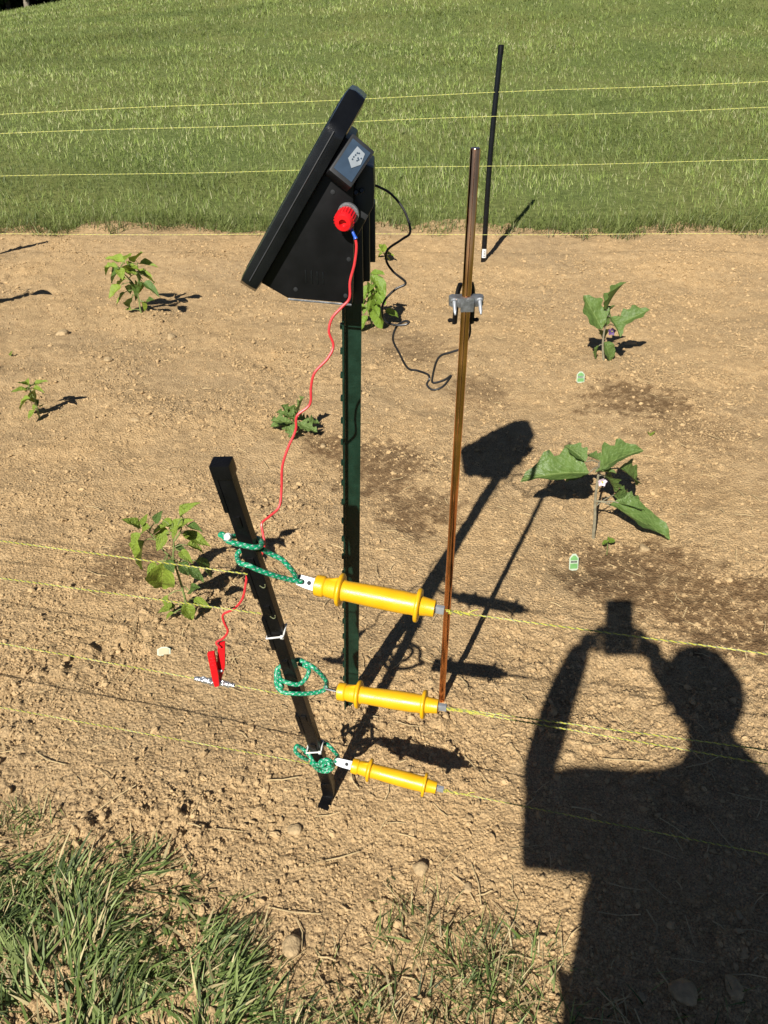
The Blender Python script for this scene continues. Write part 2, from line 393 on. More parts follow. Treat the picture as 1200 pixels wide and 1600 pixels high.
WET = []      # damp stains: centre (from pixel), radii in metres, angle, strength
for px, py, rx, ry, s in [(1000, 880, .26, .16, 1.0), (1110, 930, .30, .14, 1.0), (1190, 985, .25, .12, .9), (960, 905, .14, .10, .8), (590, 735, .20, .26, .85),
                          (650, 800, .15, .15, .85), (520, 705, .13, .14, .75), (1005, 625, .28, .24, .8), (1080, 680, .25, .25, .35), (215, 885, .15, .17, .6),
                          (745, 612, .18, .22, .5), (640, 540, .22, .3, .45), (905, 850, .1, .08, .5), (590, 500, .2, .25, .4), (1060, 760, .25, .2, .25)]:
    q = gr(px, py); WET.append((q.x, q.y, rx, ry, min(1.0, s * 1.35)))
def wetness(x, y):
    wx = x + 0.16 * (fbm(x * 7, y * 7, 61, 4) - 0.5); wy = y + 0.16 * (fbm(x * 7 + 40, y * 7, 62, 4) - 0.5)
    o = np.zeros_like(x)
    br = fbm(x * 38, y * 38, 65, 3)
    for cx, cy, rx, ry, s in WET:
        d = np.sqrt(((wx - cx) / rx) ** 2 + ((wy - cy) / ry) ** 2)
        e = np.clip((1.05 - d) / 0.4 + (br - 0.5) * 3.4, 0, 1)
        o = np.maximum(o, e * s)
    return o * (0.45 + 0.55 * np.clip((fbm(x * 85, y * 85, 67, 2) - 0.32) * 4.5, 0, 1))
def soil_z(x, y, wet=None):
    z = terrain(x, y)
    z = z + 0.06 * (fbm(x * 1.4, y * 1.4, 1, 3) - 0.5) + 0.034 * (fbm(x * 5, y * 5, 5, 3) - 0.5)
    rough = np.clip((fbm(x * 2.2, y * 2.2, 9, 3) - 0.30) * 2.6, 0.45, 1.0)
    rough = np.maximum(rough, np.clip((1.5 - y) * 0.9, 0, 0.6) * (0.4 + fbm(x * 5, y * 5, 12, 2)))
    if wet is not None: rough = rough * (1 - 0.75 * wet)
    z = z + rough * (0.95 * domes(x, y, 0.0125, 101, 0.7, 0.28, 0.62) + 0.8 * domes(x, y, 0.030, 131, 0.40, 0.16, 0.46))
    z = z + rough ** 2 * 0.5 * domes(x, y, 0.085, 161, 0.3, 0.12, 0.36)
    z = z + 0.010 * rough * (fbm(x * 70, y * 70, 21, 3) - 0.5)
    for px, py, r, h in MOUNDS:
        z = z + h * np.exp(-((x - px) ** 2 + (y - py) ** 2) / (2 * r * r))
    return z
MOUNDS = []
for px, py, r, h in [(225, 497, .16, .03), (930, 828, .16, -.02), (946, 580, .2, .02)]:
    q = gr(px, py); MOUNDS.append((q.x, q.y, r, h))

NR, NC = 760, 680
t = np.linspace(0, 1, NR); ys = (BED_Y0 + 0.35) * np.exp(t * math.log((BED_Y1 + 0.35) / (BED_Y0 + 0.35))) - 0.35
sx = np.linspace(-1, 1, NC)
Y = np.repeat(ys[:, None], NC, 1); X = sx[None, :] * bed_half(Y)
xx = X.ravel(); yy = Y.ravel(); wt = wetness(xx, yy); zz = soil_z(xx, yy, wt)
soil = np_mesh('garden_soil', np.stack([xx, yy, zz], 1), grid_quads(NR, NC), 'soil', smooth=True, attrs={'wet': wt})
kind(soil, 'structure')
def sz(x, y):
    a = np.array([float(x)]); b = np.array([float(y)]); return float(soil_z(a, b, wetness(a, b))[0])
def on_soil(px, py):
    q = grt(px, py); return Vector((q.x, q.y, sz(q.x, q.y)))

# lawn: one sheet to the horizon; under the bed it lies below the soil
gy = np.concatenate([-np.geomspace(400, 1.2, 22), np.linspace(-0.9, 6.2, 16), np.linspace(6.22, 12, 60), np.geomspace(12.3, 600, 90)])
gx = np.concatenate([-np.geomspace(500, 5.2, 50), np.linspace(-5, 5, 70), np.geomspace(5.2, 500, 50)])
GX, GY = np.meshgrid(gx, gy); lx = GX.ravel(); ly = GY.ravel()
lz = terrain(lx, ly)
inbed = (ly > -0.2) & (np.abs(lx) < bed_half(np.maximum(ly, 0)) + 0.3)
rise = np.clip((ly - edge_y(lx)) / 0.25, 0, 1)
lz = np.where(inbed, lz - 0.07 + rise * 0.085, lz - 0.012) + np.where(ly > 7, 0.05 * (fbm(lx * 0.8, ly * 0.8, 71, 3) - 0.5), 0)
lawn = kind(np_mesh('lawn', np.stack([lx, ly, lz], 1), grid_quads(len(gy), len(gx)), 'turf', smooth=True), 'structure')

def blades(px, py, pz, L, W, lean, az, col, tipcol=None, seg=2, curl=0.6):
    """Tapered bent blades as triangles/quads in one array mesh. All inputs are arrays."""
    n = len(px); dirx = np.cos(az); diry = np.sin(az); wx = -diry; wy = dirx
    rows = []; cl = []
    tw = rng.uniform(-0.9, 0.9, n); wx2 = wx * np.cos(tw) + dirx * np.sin(tw); wy2 = wy * np.cos(tw) + diry * np.sin(tw)
    hx = np.zeros(n); hz = np.zeros(n)
    for j in range(seg + 1):
        f = j / seg; a = lean * (1 + curl * f)
        if j: hx = hx + np.sin(a) * L / seg; hz = hz + np.cos(a) * L / seg
        ww = W * (1 - f ** 1.6) * 0.5
        c = col if tipcol is None else col * (1 - f) + tipcol * f
        if j < seg:
            rows.append(np.stack([px + dirx * hx - wx2 * ww, py + diry * hx - wy2 * ww, pz + hz], 1)); cl.append(c)
            rows.append(np.stack([px + dirx * hx + wx2 * ww, py + diry * hx + wy2 * ww, pz + hz], 1)); cl.append(c)
        else:
            rows.append(np.stack([px + dirx * hx, py + diry * hx, pz + hz], 1)); cl.append(c)
    K = len(rows); V = np.stack(rows, 1).reshape(-1, 3); Cc = np.stack(cl, 1).reshape(-1, 3)
    b = np.arange(n)[:, None] * K; T = []
    for j in range(seg - 1):
        T.append(b + np.array([[2 * j, 2 * j + 1, 2 * j + 3]])); T.append(b + np.array([[2 * j, 2 * j + 3, 2 * j + 2]]))
    T.append(b + np.array([[2 * seg - 2, 2 * seg - 1, 2 * seg]]))
    return V, np.concatenate(T), Cc

# mown lawn blades, thinner with distance
N = 400000
r = 6.1 * np.exp(rng.random(N) ** 0.95 * math.log(46 / 6.1)); u = rng.uniform(-0.66, 0.66, N)
bx = u * r; by = r
patch = fbm(bx * 0.9, by * 0.9, 41, 3); patch2 = fbm(bx * 0.16 - by * 0.05, by * 0.75, 47, 3)
k = (by > edge_y(bx) + rng.exponential(0.05, N) - 0.06 * rng.random(N)) & (rng.random(N) < 0.55 + patch)
bx, by, patch, patch2 = bx[k], by[k], patch[k], patch2[k]; n = len(bx)
sc = np.clip(by / 8.0, 0.9, 4.0)
fringe = np.clip(1 - (by - edge_y(bx)) / 0.5, 0, 1)
L_ = rng.uniform(0.040, 0.085, n) * (0.85 + 0.15 * sc) * (0.8 + 0.5 * patch) * (1 + 0.6 * fringe)
W_ = rng.uniform(0.0042, 0.0078, n) * sc
az = rng.normal(0.5, 1.5, n); az = np.where(fringe > 0.2, np.where(rng.random(n) < 0.5, -1.57 + rng.normal(0, 0.8, n), az), az)
green = np.array([0.165, 0.210, 0.052]); dark = np.array([0.098, 0.138, 0.031]); straw = np.array([0.33, 0.33, 0.17]); lite = np.array([0.25, 0.295, 0.095])
csz = 0.035 * sc ** 1.15; lg = np.exp(np.floor(np.log(sc) * 4) / 4); ci_ = np.floor(bx / (0.035 * lg)); cj_ = np.floor(by / (0.055 * lg))
cell = _h(ci_, cj_, 501); cell2 = _h(ci_, cj_, 507)
mix = (0.5 * rng.random(n) + 0.5 * cell)[:, None]; cc = np.where(mix < 0.38, dark, np.where(mix < 0.64, green, lite)) * (0.55 + 0.9 * cell2)[:, None]; L_ = L_ * (0.6 + 0.8 * cell2)  # tuft-by-tuft tint puts the self-shadow contrast between blades into their colour
az = np.where(fringe > 0.2, az, 0.4 + cell * 4.5 + rng.normal(0, 0.5, n))
p_st = 0.03 + 0.16 * np.clip(patch2 * 2.6 - 0.9, 0, 1) + 0.30 * np.clip(fringe - 0.5, 0, 1)
cc = np.where(rng.random((n, 1)) < p_st[:, None], straw, cc) * rng.uniform(0.8, 1.2, (n, 1)) * (0.50 + 1.15 * patch2)[:, None] * (1 - 0.35 * fringe)[:, None]
V, T, Cc = blades(bx, by, terrain(bx, by) + 0.003, L_, W_, rng.uniform(0.15, 1.0, n), az, cc, seg=2)
g = np_mesh('lawn_grass', V, T, 'blade', Cc)
kind(g, 'stuff', 'short mown green lawn grass covering the slope behind the bed', 'grass')

# rough grass at the photographer's edge of the bed
def in_poly(x, y, poly):
    c = np.zeros(len(x), bool); j = len(poly) - 1
    for i in range(len(poly)):
        xi, yi = poly[i]; xj, yj = poly[j]
        c ^= ((yi > y) != (yj > y)) & (x < (xj - xi) * (y - yi) / (yj - yi + 1e-12) + xi); j = i
    return c
def poly_px(P): return [(gr(a, b).x, gr(a, b).y) for a, b in P]
big = poly_px([(-260, 1195), (0, 1265), (60, 1285), (130, 1325), (250, 1318), (320, 1385), (400, 1410), (430, 1490), (500, 1560), (600, 1640)]) + [(0.05, 0.2), (0.0, -0.2), (-2.2, -0.2), (-2.2, 1.4)]
core = poly_px([(-260, 1300), (0, 1335), (120, 1365), (250, 1358), (330, 1440), (370, 1500), (430, 1600), (480, 1680)]) + [(-0.1, 0.2), (-0.1, -0.2), (-2.2, -0.2), (-2.2, 1.2)]
N = 105000
bx = rng.uniform(-1.7, 0.05, N); by = rng.uniform(-0.2, 1.25, N)
cl = fbm(bx * 14, by * 14, 81, 2)
cb, cr = in_poly(bx, by, big), in_poly(bx, by, core)
k = (cb & (rng.random(N) < np.where(cr, 0.8, 0.6) * np.clip(cl * 3 - 0.65, 0.16, 1.3)))
bx, by = bx[k], by[k]; cr = cr[k]
ex, ey = [], []
for px, py, rad, cnt in [(640, 1440, .05, 120), (610, 1460, .04, 70), (690, 1420, .03, 40), (720, 1480, .05, 130), (760, 1500, .05, 150), (740, 1540, .05, 150), (790, 1540, .06, 170), (830, 1570, .06, 160), (700, 1590, .06, 170),
                         (850, 1500, .03, 50), (800, 1460, .03, 50), (590, 1540, .03, 50), (560, 1580, .04, 110), (610, 1600, .05, 150), (45, 1290, .04, 90), (20, 1275, .03, 50), (660, 1550, .02, 25), (510, 1500, .03, 25), (950, 1600, .05, 60), (1050, 1620, .08, 70), (1150, 1610, .08, 60)]:
    q = gr(px, py); cnt = int(cnt * .65); ex.append(rng.normal(q.x, rad * 0.7, cnt)); ey.append(rng.normal(q.y, rad * 0.7, cnt))
ex = np.concatenate(ex); ey = np.concatenate(ey)
m0 = len(bx); bx = np.concatenate([bx, ex]); by = np.concatenate([by, ey]); cr = np.concatenate([cr, np.zeros(len(ex), bool)]); n = len(bx)
flow = fbm(bx * 5, by * 5, 91, 2)
az = 0.7 + (flow - 0.5) * 6.5 + rng.normal(0, 0.65, n); az[m0:] = rng.uniform(0, 6.28, n - m0)
L_ = np.where(cr, rng.uniform(0.03, 0.095, n), rng.uniform(0.012, 0.045, n)); W_ = np.where(cr, rng.uniform(0.0026, 0.0072, n), rng.uniform(0.0014, 0.0040, n))
lean = np.clip(rng.normal(1.12, 0.3, n), 0.25, 1.55); L_[m0:] = rng.uniform(.02, .068, n - m0); W_[m0:] = rng.uniform(.0015, .0046, n - m0); lean[m0:] = np.clip(rng.normal(.8, .35, n - m0), .1, 1.45)
m_ = rng.random((n, 1))
cc = np.where(m_ < 0.25, np.array([0.04, 0.065, 0.014]), np.where(m_ < 0.60, np.array([0.11, 0.16, 0.035]), np.where(m_ < 0.88, np.array([0.21, 0.26, 0.085]), np.array([0.42, 0.35, 0.18]))))
cc = np.where((rng.random((n, 1)) < np.where(cr, 0.05, 0.30)[:, None]), np.array([0.30, 0.235, 0.12]), cc) * rng.uniform(0.8, 1.2, (n, 1))
wide = rng.random(n) < 0.08; W_ = np.where(wide, W_ * 1.7, W_)
bz = soil_z(bx, np.maximum(by, BED_Y0), None) - 0.003
V, T, Cc = blades(bx, by, bz, L_, W_, lean, az, cc, tipcol=np.minimum(cc * 1.25 + 0.02, 0.6), seg=4, curl=0.55)
g = np_mesh('verge_grass', V, T, 'blade', Cc)
kind(g, 'stuff', 'long tousled grass with straw growing into the near edge of the bed', 'grass')

# soil crumbs: pieces nobody could count, set out on points by geometry nodes
crumb_col = bpy.data.collections.new('crumb_shapes')
for i in range(6):
    Rn = random.Random(40 + i); bm = bmesh.new(); bmesh.ops.create_icosphere(bm, subdivisions=2 if i < 3 else 1, radius=1.0); e = (Rn.uniform(.9, 1.5), Rn.uniform(.6, 1.0), Rn.uniform(.6, .95))
    ph = [Rn.uniform(0, 6.28) for _ in range(4)]
    for v in bm.verts:
        c = v.co; kq = 1 + .16 * math.sin(3.1 * c.x + ph[0]) + .14 * math.sin(4 * c.y + ph[1]) + .12 * math.sin(5 * c.z + 3 * c.x + ph[2]) + Rn.uniform(-.2, .2)
        v.co = Vector((c.x * e[0], c.y * e[1], c.z * e[2])) * kq
    me = bpy.data.meshes.new('crumb'); bm.to_mesh(me); bm.free(); me.materials.append(M['crumb']); crumb_col.objects.link(bpy.data.objects.new('crumb', me))
N = 300000
yy = 0.4 + (rng.random(N) ** 1.45) * 5.9; xx = rng.uniform(-1, 1, N) * (0.75 + 0.5 * yy)
den = np.clip((fbm(xx * 2.2, yy * 2.2, 9, 3) - 0.30) * 2.6, 0.30, 1) * (0.35 + np.clip(fbm(xx * 6, yy * 6, 15, 2) * 2 - 0.6, 0, 1))
den = np.maximum(den, np.clip((1.6 - yy), 0, .6))
wt = wetness(xx, yy); kk = (rng.random(N) < den * (1 - 0.7 * wt)) & (wt < 0.8) & (yy < edge_y(xx) - 0.05); xx, yy, wt = xx[kk], yy[kk], wt[kk]; n = len(xx)
R_ = np.clip(rng.lognormal(-6.15, 0.5, n), 0.0012, 0.010) * (0.88 + 0.08 * yy); z0 = soil_z(xx, yy, wt) + R_ * np.where(R_ > .004, .22, .3)
me = bpy.data.meshes.new('soil_crumbs'); me.vertices.add(n); me.vertices.foreach_set('co', np.stack([xx, yy, z0], 1).astype(np.float32).ravel())
me.attributes.new('size', 'FLOAT', 'POINT').data.foreach_set('value', R_.astype(np.float32))
me.attributes.new('turn', 'FLOAT_VECTOR', 'POINT').data.foreach_set('vector', np.stack([rng.uniform(-.5, .5, n), rng.uniform(-.5, .5, n), rng.uniform(0, 6.28, n)], 1).astype(np.float32).ravel())
me.attributes.new('pick', 'INT', 'POINT').data.foreach_set('value', np.where(R_ > 0.006, rng.integers(0, 3, n), rng.integers(3, 6, n)).astype(np.int32))
cr_ = bpy.data.objects.new('soil_crumbs', me); COL.objects.link(cr_); me.materials.append(M['crumb'])
ng = bpy.data.node_groups.new('scatter', 'GeometryNodeTree'); ng.interface.new_socket('Geometry', in_out='INPUT', socket_type='NodeSocketGeometry'); ng.interface.new_socket('Geometry', in_out='OUTPUT', socket_type='NodeSocketGeometry')
gi = ng.nodes.new('NodeGroupInput'); go = ng.nodes.new('NodeGroupOutput'); iop = ng.nodes.new('GeometryNodeInstanceOnPoints'); ci = ng.nodes.new('GeometryNodeCollectionInfo')
ci.inputs[0].default_value = crumb_col; ci.inputs['Separate Children'].default_value = True; ci.inputs['Reset Children'].default_value = True
def nattr(nm, ty):
    q_ = ng.nodes.new('GeometryNodeInputNamedAttribute'); q_.data_type = ty; q_.inputs[0].default_value = nm; return q_.outputs[0]
iop.inputs['Pick Instance'].default_value = True
e2r = ng.nodes.new('FunctionNodeEulerToRotation'); ng.links.new(nattr('turn', 'FLOAT_VECTOR'), e2r.inputs[0])
ng.links.new(gi.outputs[0], iop.inputs['Points']); ng.links.new(ci.outputs[0], iop.inputs['Instance']); ng.links.new(nattr('pick', 'INT'), iop.inputs['Instance Index'])
ng.links.new(e2r.outputs[0], iop.inputs['Rotation']); ng.links.new(nattr('size', 'FLOAT'), iop.inputs['Scale']); ng.links.new(iop.outputs[0], go.inputs[0])
cr_.modifiers.new('scatter', 'NODES').node_group = ng
kind(cr_, 'stuff', 'loose crumbs of dry tan soil scattered over the bed', 'soil')
# straw and root bits
N = 640; mb = MB()
for i in range(N):
    y = 0.6 + random.random() ** 1.7 * 3.6; x = random.uniform(-1, 1) * (0.55 + 0.45 * y); a = random.uniform(0, 6.28); l = random.uniform(0.008, 0.035) * (1.6 if y < 1.3 and random.random() < .3 else 1)
    z = sz(x, y) + 0.004; b = random.uniform(-.4, .4)
    p0 = Vector((x - math.cos(a) * l, y - math.sin(a) * l, z)); p2 = Vector((x + math.cos(a + b) * l, y + math.sin(a + b) * l, z + random.uniform(0, .006)))
    mb.tube([p0, Vector((x, y, z + 0.003)), p2], random.uniform(0.0006, 0.0014), 4)
s_ = mb.build('straw_bits', 'straw'); kind(s_, 'stuff', 'bits of dry straw and root lying on the soil', 'straw')

# ------------------------------------------------------------------ leaves and plants
def leaf_mesh(name, kind_, m, droop, fold, seed):
    R = random.Random(seed); ns, nw = 12, 3; V = []; Fc = []
    for i in range(ns + 1):
        t = i / ns
        if kind_ == 'ovate': wd = 0.5 * (math.sin(math.pi * t ** 0.72) ** 0.85) * (1 - 0.25 * t)
        elif kind_ == 'broad': wd = 0.5 * math.sin(math.pi * min(t, 0.999) ** 0.85) ** 0.6
        elif kind_ == 'egg':
            wd = 0.5 * (math.sin(math.pi * t ** 0.8) ** 0.7) * (1 + 0.22 * math.cos(t * 3.0 * 2 * math.pi + 0.6) * (1 if 0.08 < t < 0.95 else 0))
        else:
            wd = 0.5 * (math.sin(math.pi * t ** 0.8) ** 0.7) * (1 + 0.45 * math.cos(t * 3.5 * 2 * math.pi) * (1 if 0.08 < t < 0.95 else 0))
        wd = max(wd, 0.004)
        ph = R.uniform(0, 6.28)
        for j in range(-nw, nw + 1):
            s = j / nw; lob = 1.0
            z = -droop * t * t + fold * abs(s) * wd + 0.03 * math.sin(t * 11 + s * 2.5 + seed) * abs(s) + (0.012 * math.sin(t * 24) * abs(s))
            V.append((t + (0.10 * abs(s) * wd if kind_ in ('egg', 'lobed') else 0), s * wd * lob, z))
    nc = 2 * nw + 1
    for i in range(ns):
        for j in range(nc - 1):
            Fc.append((i * nc + j, i * nc + j + 1, (i + 1) * nc + j + 1, (i + 1) * nc + j))
    me = bpy.data.meshes.new(name); me.from_pydata(V, [], Fc); me.polygons.foreach_set('use_smooth', [True] * len(Fc)); me.materials.append(M[m]); me.update()
    return me
LEAF = {}
for kn, kd, mm in [('pepper', 'ovate', 'pepper_leaf'), ('deep', 'ovate', 'pepper_leaf_dark'), ('egg', 'egg', 'egg_leaf'), ('lobed', 'lobed', 'lobed_leaf'), ('broad', 'broad', 'broad_leaf'), ('egg_oval', 'broad', 'egg_leaf')]:
    LEAF[kn] = [leaf_mesh('leaf_' + kn, kd, mm, d, f, i) for i, (d, f) in enumerate([(0.10, 0.35), (0.2, 0.5), (0.05, 0.25), (0.28, 0.4)])]
VIEW = Vector((0, -CP, SP)).normalized()
def put_leaf(parent, base, tip, wf, kn, nrm=None, flip=0.0):
    base, tip = Vector(base), Vector(tip); ax = tip - base; L = ax.length; ax.normalize()
    up = nrm or (Vector((random.uniform(-.35, .35), -0.35 + random.uniform(-.3, .3), 0.8)))
    az_ = (up - ax * up.dot(ax))
    if az_.length < 0.05: az_ = VIEW - ax * VIEW.dot(ax)
    az_.normalize(); ay = az_.cross(ax)
    o = bpy.data.objects.new('leaf', random.choice(LEAF[kn])); COL.objects.link(o); o.parent = parent
    o.matrix_basis = Matrix.Translation(base - ORG[parent]) @ Matrix((ax * L, ay * L * wf, az_ * L)).transposed().to_4x4()
    return o
def plant(name, base_px, label, cat, stems, leaves, kn, wf, jit=0.03, stem_r=0.004, stem_mat='stem', group=None, org=(0, 0), s=1.0, extra=0, big=1.0):
    """stems/leaves in zoom pixels: photo px = org + s * px; depth = the plant's foot plus a small offset."""
    b = on_soil(*base_px); r_ = root(name, b, label, cat, group)
    def W(p, dy=0.0): return at(org[0] + s * p[0], org[1] + s * p[1], b.y + dy)
    mb = MB(); nodes = []
    for st in stems:
        P = [W(p) for p in st]
        if st is stems[0]: P = [b - Vector((0, 0, 0.03))] + P
        P = smooth_path(P, 5); n_ = len(P)
        r0 = stem_r if st is stems[0] else stem_r * 0.65
        mb.tube(P, [r0 * (1 - 0.5 * i / n_) for i in range(n_)], 7); nodes += P
    L = []
    for i, lf in enumerate(leaves):
        (a, t_) = lf[0], lf[1]; w_ = lf[2] if len(lf) > 2 else wf; kk = lf[3] if len(lf) > 3 else kn
        dy = random.uniform(-jit, jit); A = W(a, dy); dt = dy + random.uniform(-jit, jit) * 0.9
        T_ = W(t_, dt)
        if T_.z < b.z + 0.012: T_.z = b.z + 0.012
        T_ = A + (T_ - A) * big
        L.append((A, T_, w_, kk))
        near = min(nodes, key=lambda q: (q - A).length)
        if (near - A).length > 0.004:
            mid = (near + A) / 2 + Vector((0, 0, 0.006)); mb.tube(smooth_path([near, mid, A], 4), stem_r * 0.35, 5)
    ml = sum((T_ - A).length for A, T_, _, _ in L) / len(L); up_n = [q for q in nodes if q.z > b.z + 0.25 * (max(p.z for p in nodes) - b.z)]
    for i in range(extra):
        q = random.choice(up_n); a_ = random.uniform(0, 6.28); d = Vector((math.cos(a_), math.sin(a_), random.uniform(-.3, .5))).normalized(); A = q + d * ml * random.uniform(.2, .7)
        T_ = A + Vector((d.x, d.y, random.uniform(-.9, .1))).normalized() * ml * random.uniform(.6, 1.0)
        if T_.z < b.z + .01: continue
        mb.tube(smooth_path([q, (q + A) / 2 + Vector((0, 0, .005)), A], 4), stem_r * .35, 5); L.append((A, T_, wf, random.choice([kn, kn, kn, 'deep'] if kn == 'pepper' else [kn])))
    mb.build('stem', stem_mat, r_)
    for A, T_, w_, kk in L: put_leaf(r_, A, T_, w_, kk)
    return r_, W

# front pepper plant beside the leaning black post
plant('pepper_plant', (297, 975), 'tall yellow-green pepper plant with drooping leaves, left of the leaning black post', 'plant',
      [[(550, 990), (515, 830), (470, 670), (430, 540), (430, 430), (425, 320)], [(420, 530), (350, 465), (290, 380), (220, 310)], [(435, 400), (480, 330), (500, 240)]],
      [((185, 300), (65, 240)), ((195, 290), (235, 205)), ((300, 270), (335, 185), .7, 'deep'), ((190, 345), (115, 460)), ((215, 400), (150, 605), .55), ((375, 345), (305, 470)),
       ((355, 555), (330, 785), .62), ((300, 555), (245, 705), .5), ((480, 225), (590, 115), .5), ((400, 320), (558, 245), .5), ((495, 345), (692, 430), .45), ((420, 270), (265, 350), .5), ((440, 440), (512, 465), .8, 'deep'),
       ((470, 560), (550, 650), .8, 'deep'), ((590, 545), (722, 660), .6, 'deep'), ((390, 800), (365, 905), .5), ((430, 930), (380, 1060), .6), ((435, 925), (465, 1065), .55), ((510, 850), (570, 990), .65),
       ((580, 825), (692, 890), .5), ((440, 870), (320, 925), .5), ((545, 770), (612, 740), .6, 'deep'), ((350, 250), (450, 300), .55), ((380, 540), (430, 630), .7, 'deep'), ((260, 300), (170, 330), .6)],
      'pepper', 0.60, extra=7, big=1.06, jit=0.035, stem_r=0.0042, org=(180, 760), s=.2126, group='pepper plants in the bed')
# pepper at the back left
plant('pepper_plant', (224, 498), 'upright leafy green pepper plant at the back left, nearest the lawn edge', 'plant',
      [[(775, 440), (765, 380), (740, 300), (690, 245), (660, 210)], [(755, 330), (765, 250), (755, 170)]],
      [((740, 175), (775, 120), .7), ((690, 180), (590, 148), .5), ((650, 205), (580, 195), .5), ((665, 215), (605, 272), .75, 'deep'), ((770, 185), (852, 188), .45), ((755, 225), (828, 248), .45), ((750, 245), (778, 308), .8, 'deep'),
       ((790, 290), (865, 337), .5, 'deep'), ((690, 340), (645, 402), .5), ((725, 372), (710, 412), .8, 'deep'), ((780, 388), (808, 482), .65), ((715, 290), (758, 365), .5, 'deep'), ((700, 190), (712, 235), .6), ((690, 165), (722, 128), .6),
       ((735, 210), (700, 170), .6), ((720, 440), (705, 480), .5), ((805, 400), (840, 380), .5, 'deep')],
      'pepper', 0.72, extra=10, big=1.15, jit=0.08, stem_r=0.006, org=(0, 360), s=.2833, group='pepper plants in the bed')
plant('pepper_plant', (62, 652), 'small green pepper seedling with few leaves near the left edge of the picture', 'plant',
      [[(205, 985), (190, 930), (165, 880), (160, 850)]],
      [((150, 880), (70, 885), .45), ((170, 862), (108, 835), .5), ((180, 855), (252, 830), .45), ((185, 870), (228, 878), .45), ((180, 885), (192, 942), .7), ((165, 925), (95, 968), .55), ((200, 970), (190, 1062), .85), ((160, 850), (130, 830), .6), ((190, 930), (210, 960), .5, 'deep')],
      'pepper', 0.68, extra=4, big=1.12, jit=0.05, stem_r=0.004, org=(0, 360), s=.2833, group='pepper plants in the bed')
plant('pepper_plant', (-12, 478), 'pepper plant just beyond the left edge whose leaf shadow reaches into view', 'plant',
      [[(-70, 360), (-90, 300), (-110, 200)]],
      [((-90, 260), (-20, 240)), ((-100, 220), (-170, 240)), ((-110, 200), (-60, 150)), ((-110, 200), (-150, 150)), ((-85, 320), (-150, 350)), ((-80, 330), (-30, 330)), ((-95, 270), (-140, 300), .6, 'deep')],
      'pepper', 0.6, jit=0.1, stem_r=0.006, org=(0, 360), s=.2833, group='pepper plants in the bed')
# lobed seedling behind the red wire
plant('tomato_seedling', (462, 684), 'low seedling with lobed green leaves crossed by the red wire', 'plant',
      [[(205, 1040), (200, 990)]],
      [((205, 990), (240, 870), .6), ((195, 985), (150, 915), .6), ((190, 1000), (85, 985), .5), ((190, 1010), (75, 1035), .55), ((195, 1020), (140, 1085), .7), ((205, 1030), (235, 1105), .7), ((215, 1010), (290, 1030), .6),
       ((210, 1000), (315, 1045), .45), ((210, 985), (275, 985), .6), ((195, 1030), (160, 1115), .55), ((200, 990), (190, 930), .6), ((195, 990), (120, 940), .5)],
      'lobed', 0.7, extra=5, big=1.05, jit=0.06, stem_r=0.004, org=(400, 360), s=.3)
# broad-leaved plants behind the charger
plant('broad_leaf_plant', (580, 506), 'bright green broad-leaved plant directly behind the solar charger post', 'plant',
      [[(605, 440), (605, 340), (595, 230)]],
      [((600, 235), (665, 335), .6), ((600, 285), (555, 345), .6), ((625, 340), (645, 505), .5), ((595, 225), (660, 225), .4), ((610, 310), (640, 350), .6), ((600, 250), (560, 260), .5), ((605, 380), (560, 430), .5), ((605, 330), (590, 400), .5)],
      'broad', 0.55, extra=18, big=1.12, jit=0.08, stem_r=0.006, org=(400, 360), s=.3)
plant('leafy_seedling', (607, 414), 'small narrow-leaved green seedling between the charger and the lawn', 'plant',
      [[(675, 150), (665, 110)]],
      [((665, 110), (640, 60), .5), ((665, 110), (690, 90), .5), ((665, 120), (720, 130), .4), ((670, 130), (705, 180), .5), ((660, 120), (630, 150), .5), ((665, 115), (630, 95), .5), ((665, 115), (668, 65), .5)],
      'pepper', 0.5, jit=0.1, stem_r=0.006, org=(400, 360), s=.3)

def flower(W, parent, p, size, m, dy=-0.02):
    c = W(p, dy); mb = MB()
    for i in range(5):
        a = i * 1.2566 + 0.3; d = Vector((math.cos(a), -0.5, math.sin(a))).normalized(); q = d.cross(Vector((0, -1, 0.3))).normalized()
        e = c + d * size
        mb.add([c, c + d * size * .6 + q * size * .38, e, c + d * size * .6 - q * size * .38], [(0, 1, 2, 3)])
    mb.build('flower', m, parent)
    MB().lathe([(0, .002), (size * .5, .0025), (size * .6, .001)], c, (0, -1, .2), 8).build('anther', 'wire_yellow', parent)
e1, W1 = plant('eggplant', (945, 572), 'slender eggplant with toothed leaves and a purple flower, farther from the camera', 'plant',
      [[(543, 470), (540, 380), (555, 280), (565, 215)]],
      [((535, 315), (452, 150), .66), ((560, 215), (605, 72), .5), ((612, 298), (768, 210), .5), ((545, 382), (582, 540), .62, 'egg_oval'), ((555, 240), (590, 190), .45), ((545, 300), (565, 215), .5), ((520, 400), (490, 460), .35)],
      'egg', 0.6, extra=3, big=1.08, jit=0.04, stem_r=0.0065, stem_mat='stem_purple', org=(780, 420), s=.3, group='eggplants in the bed')
flower(W1, e1, (585, 325), 0.024, 'petal')
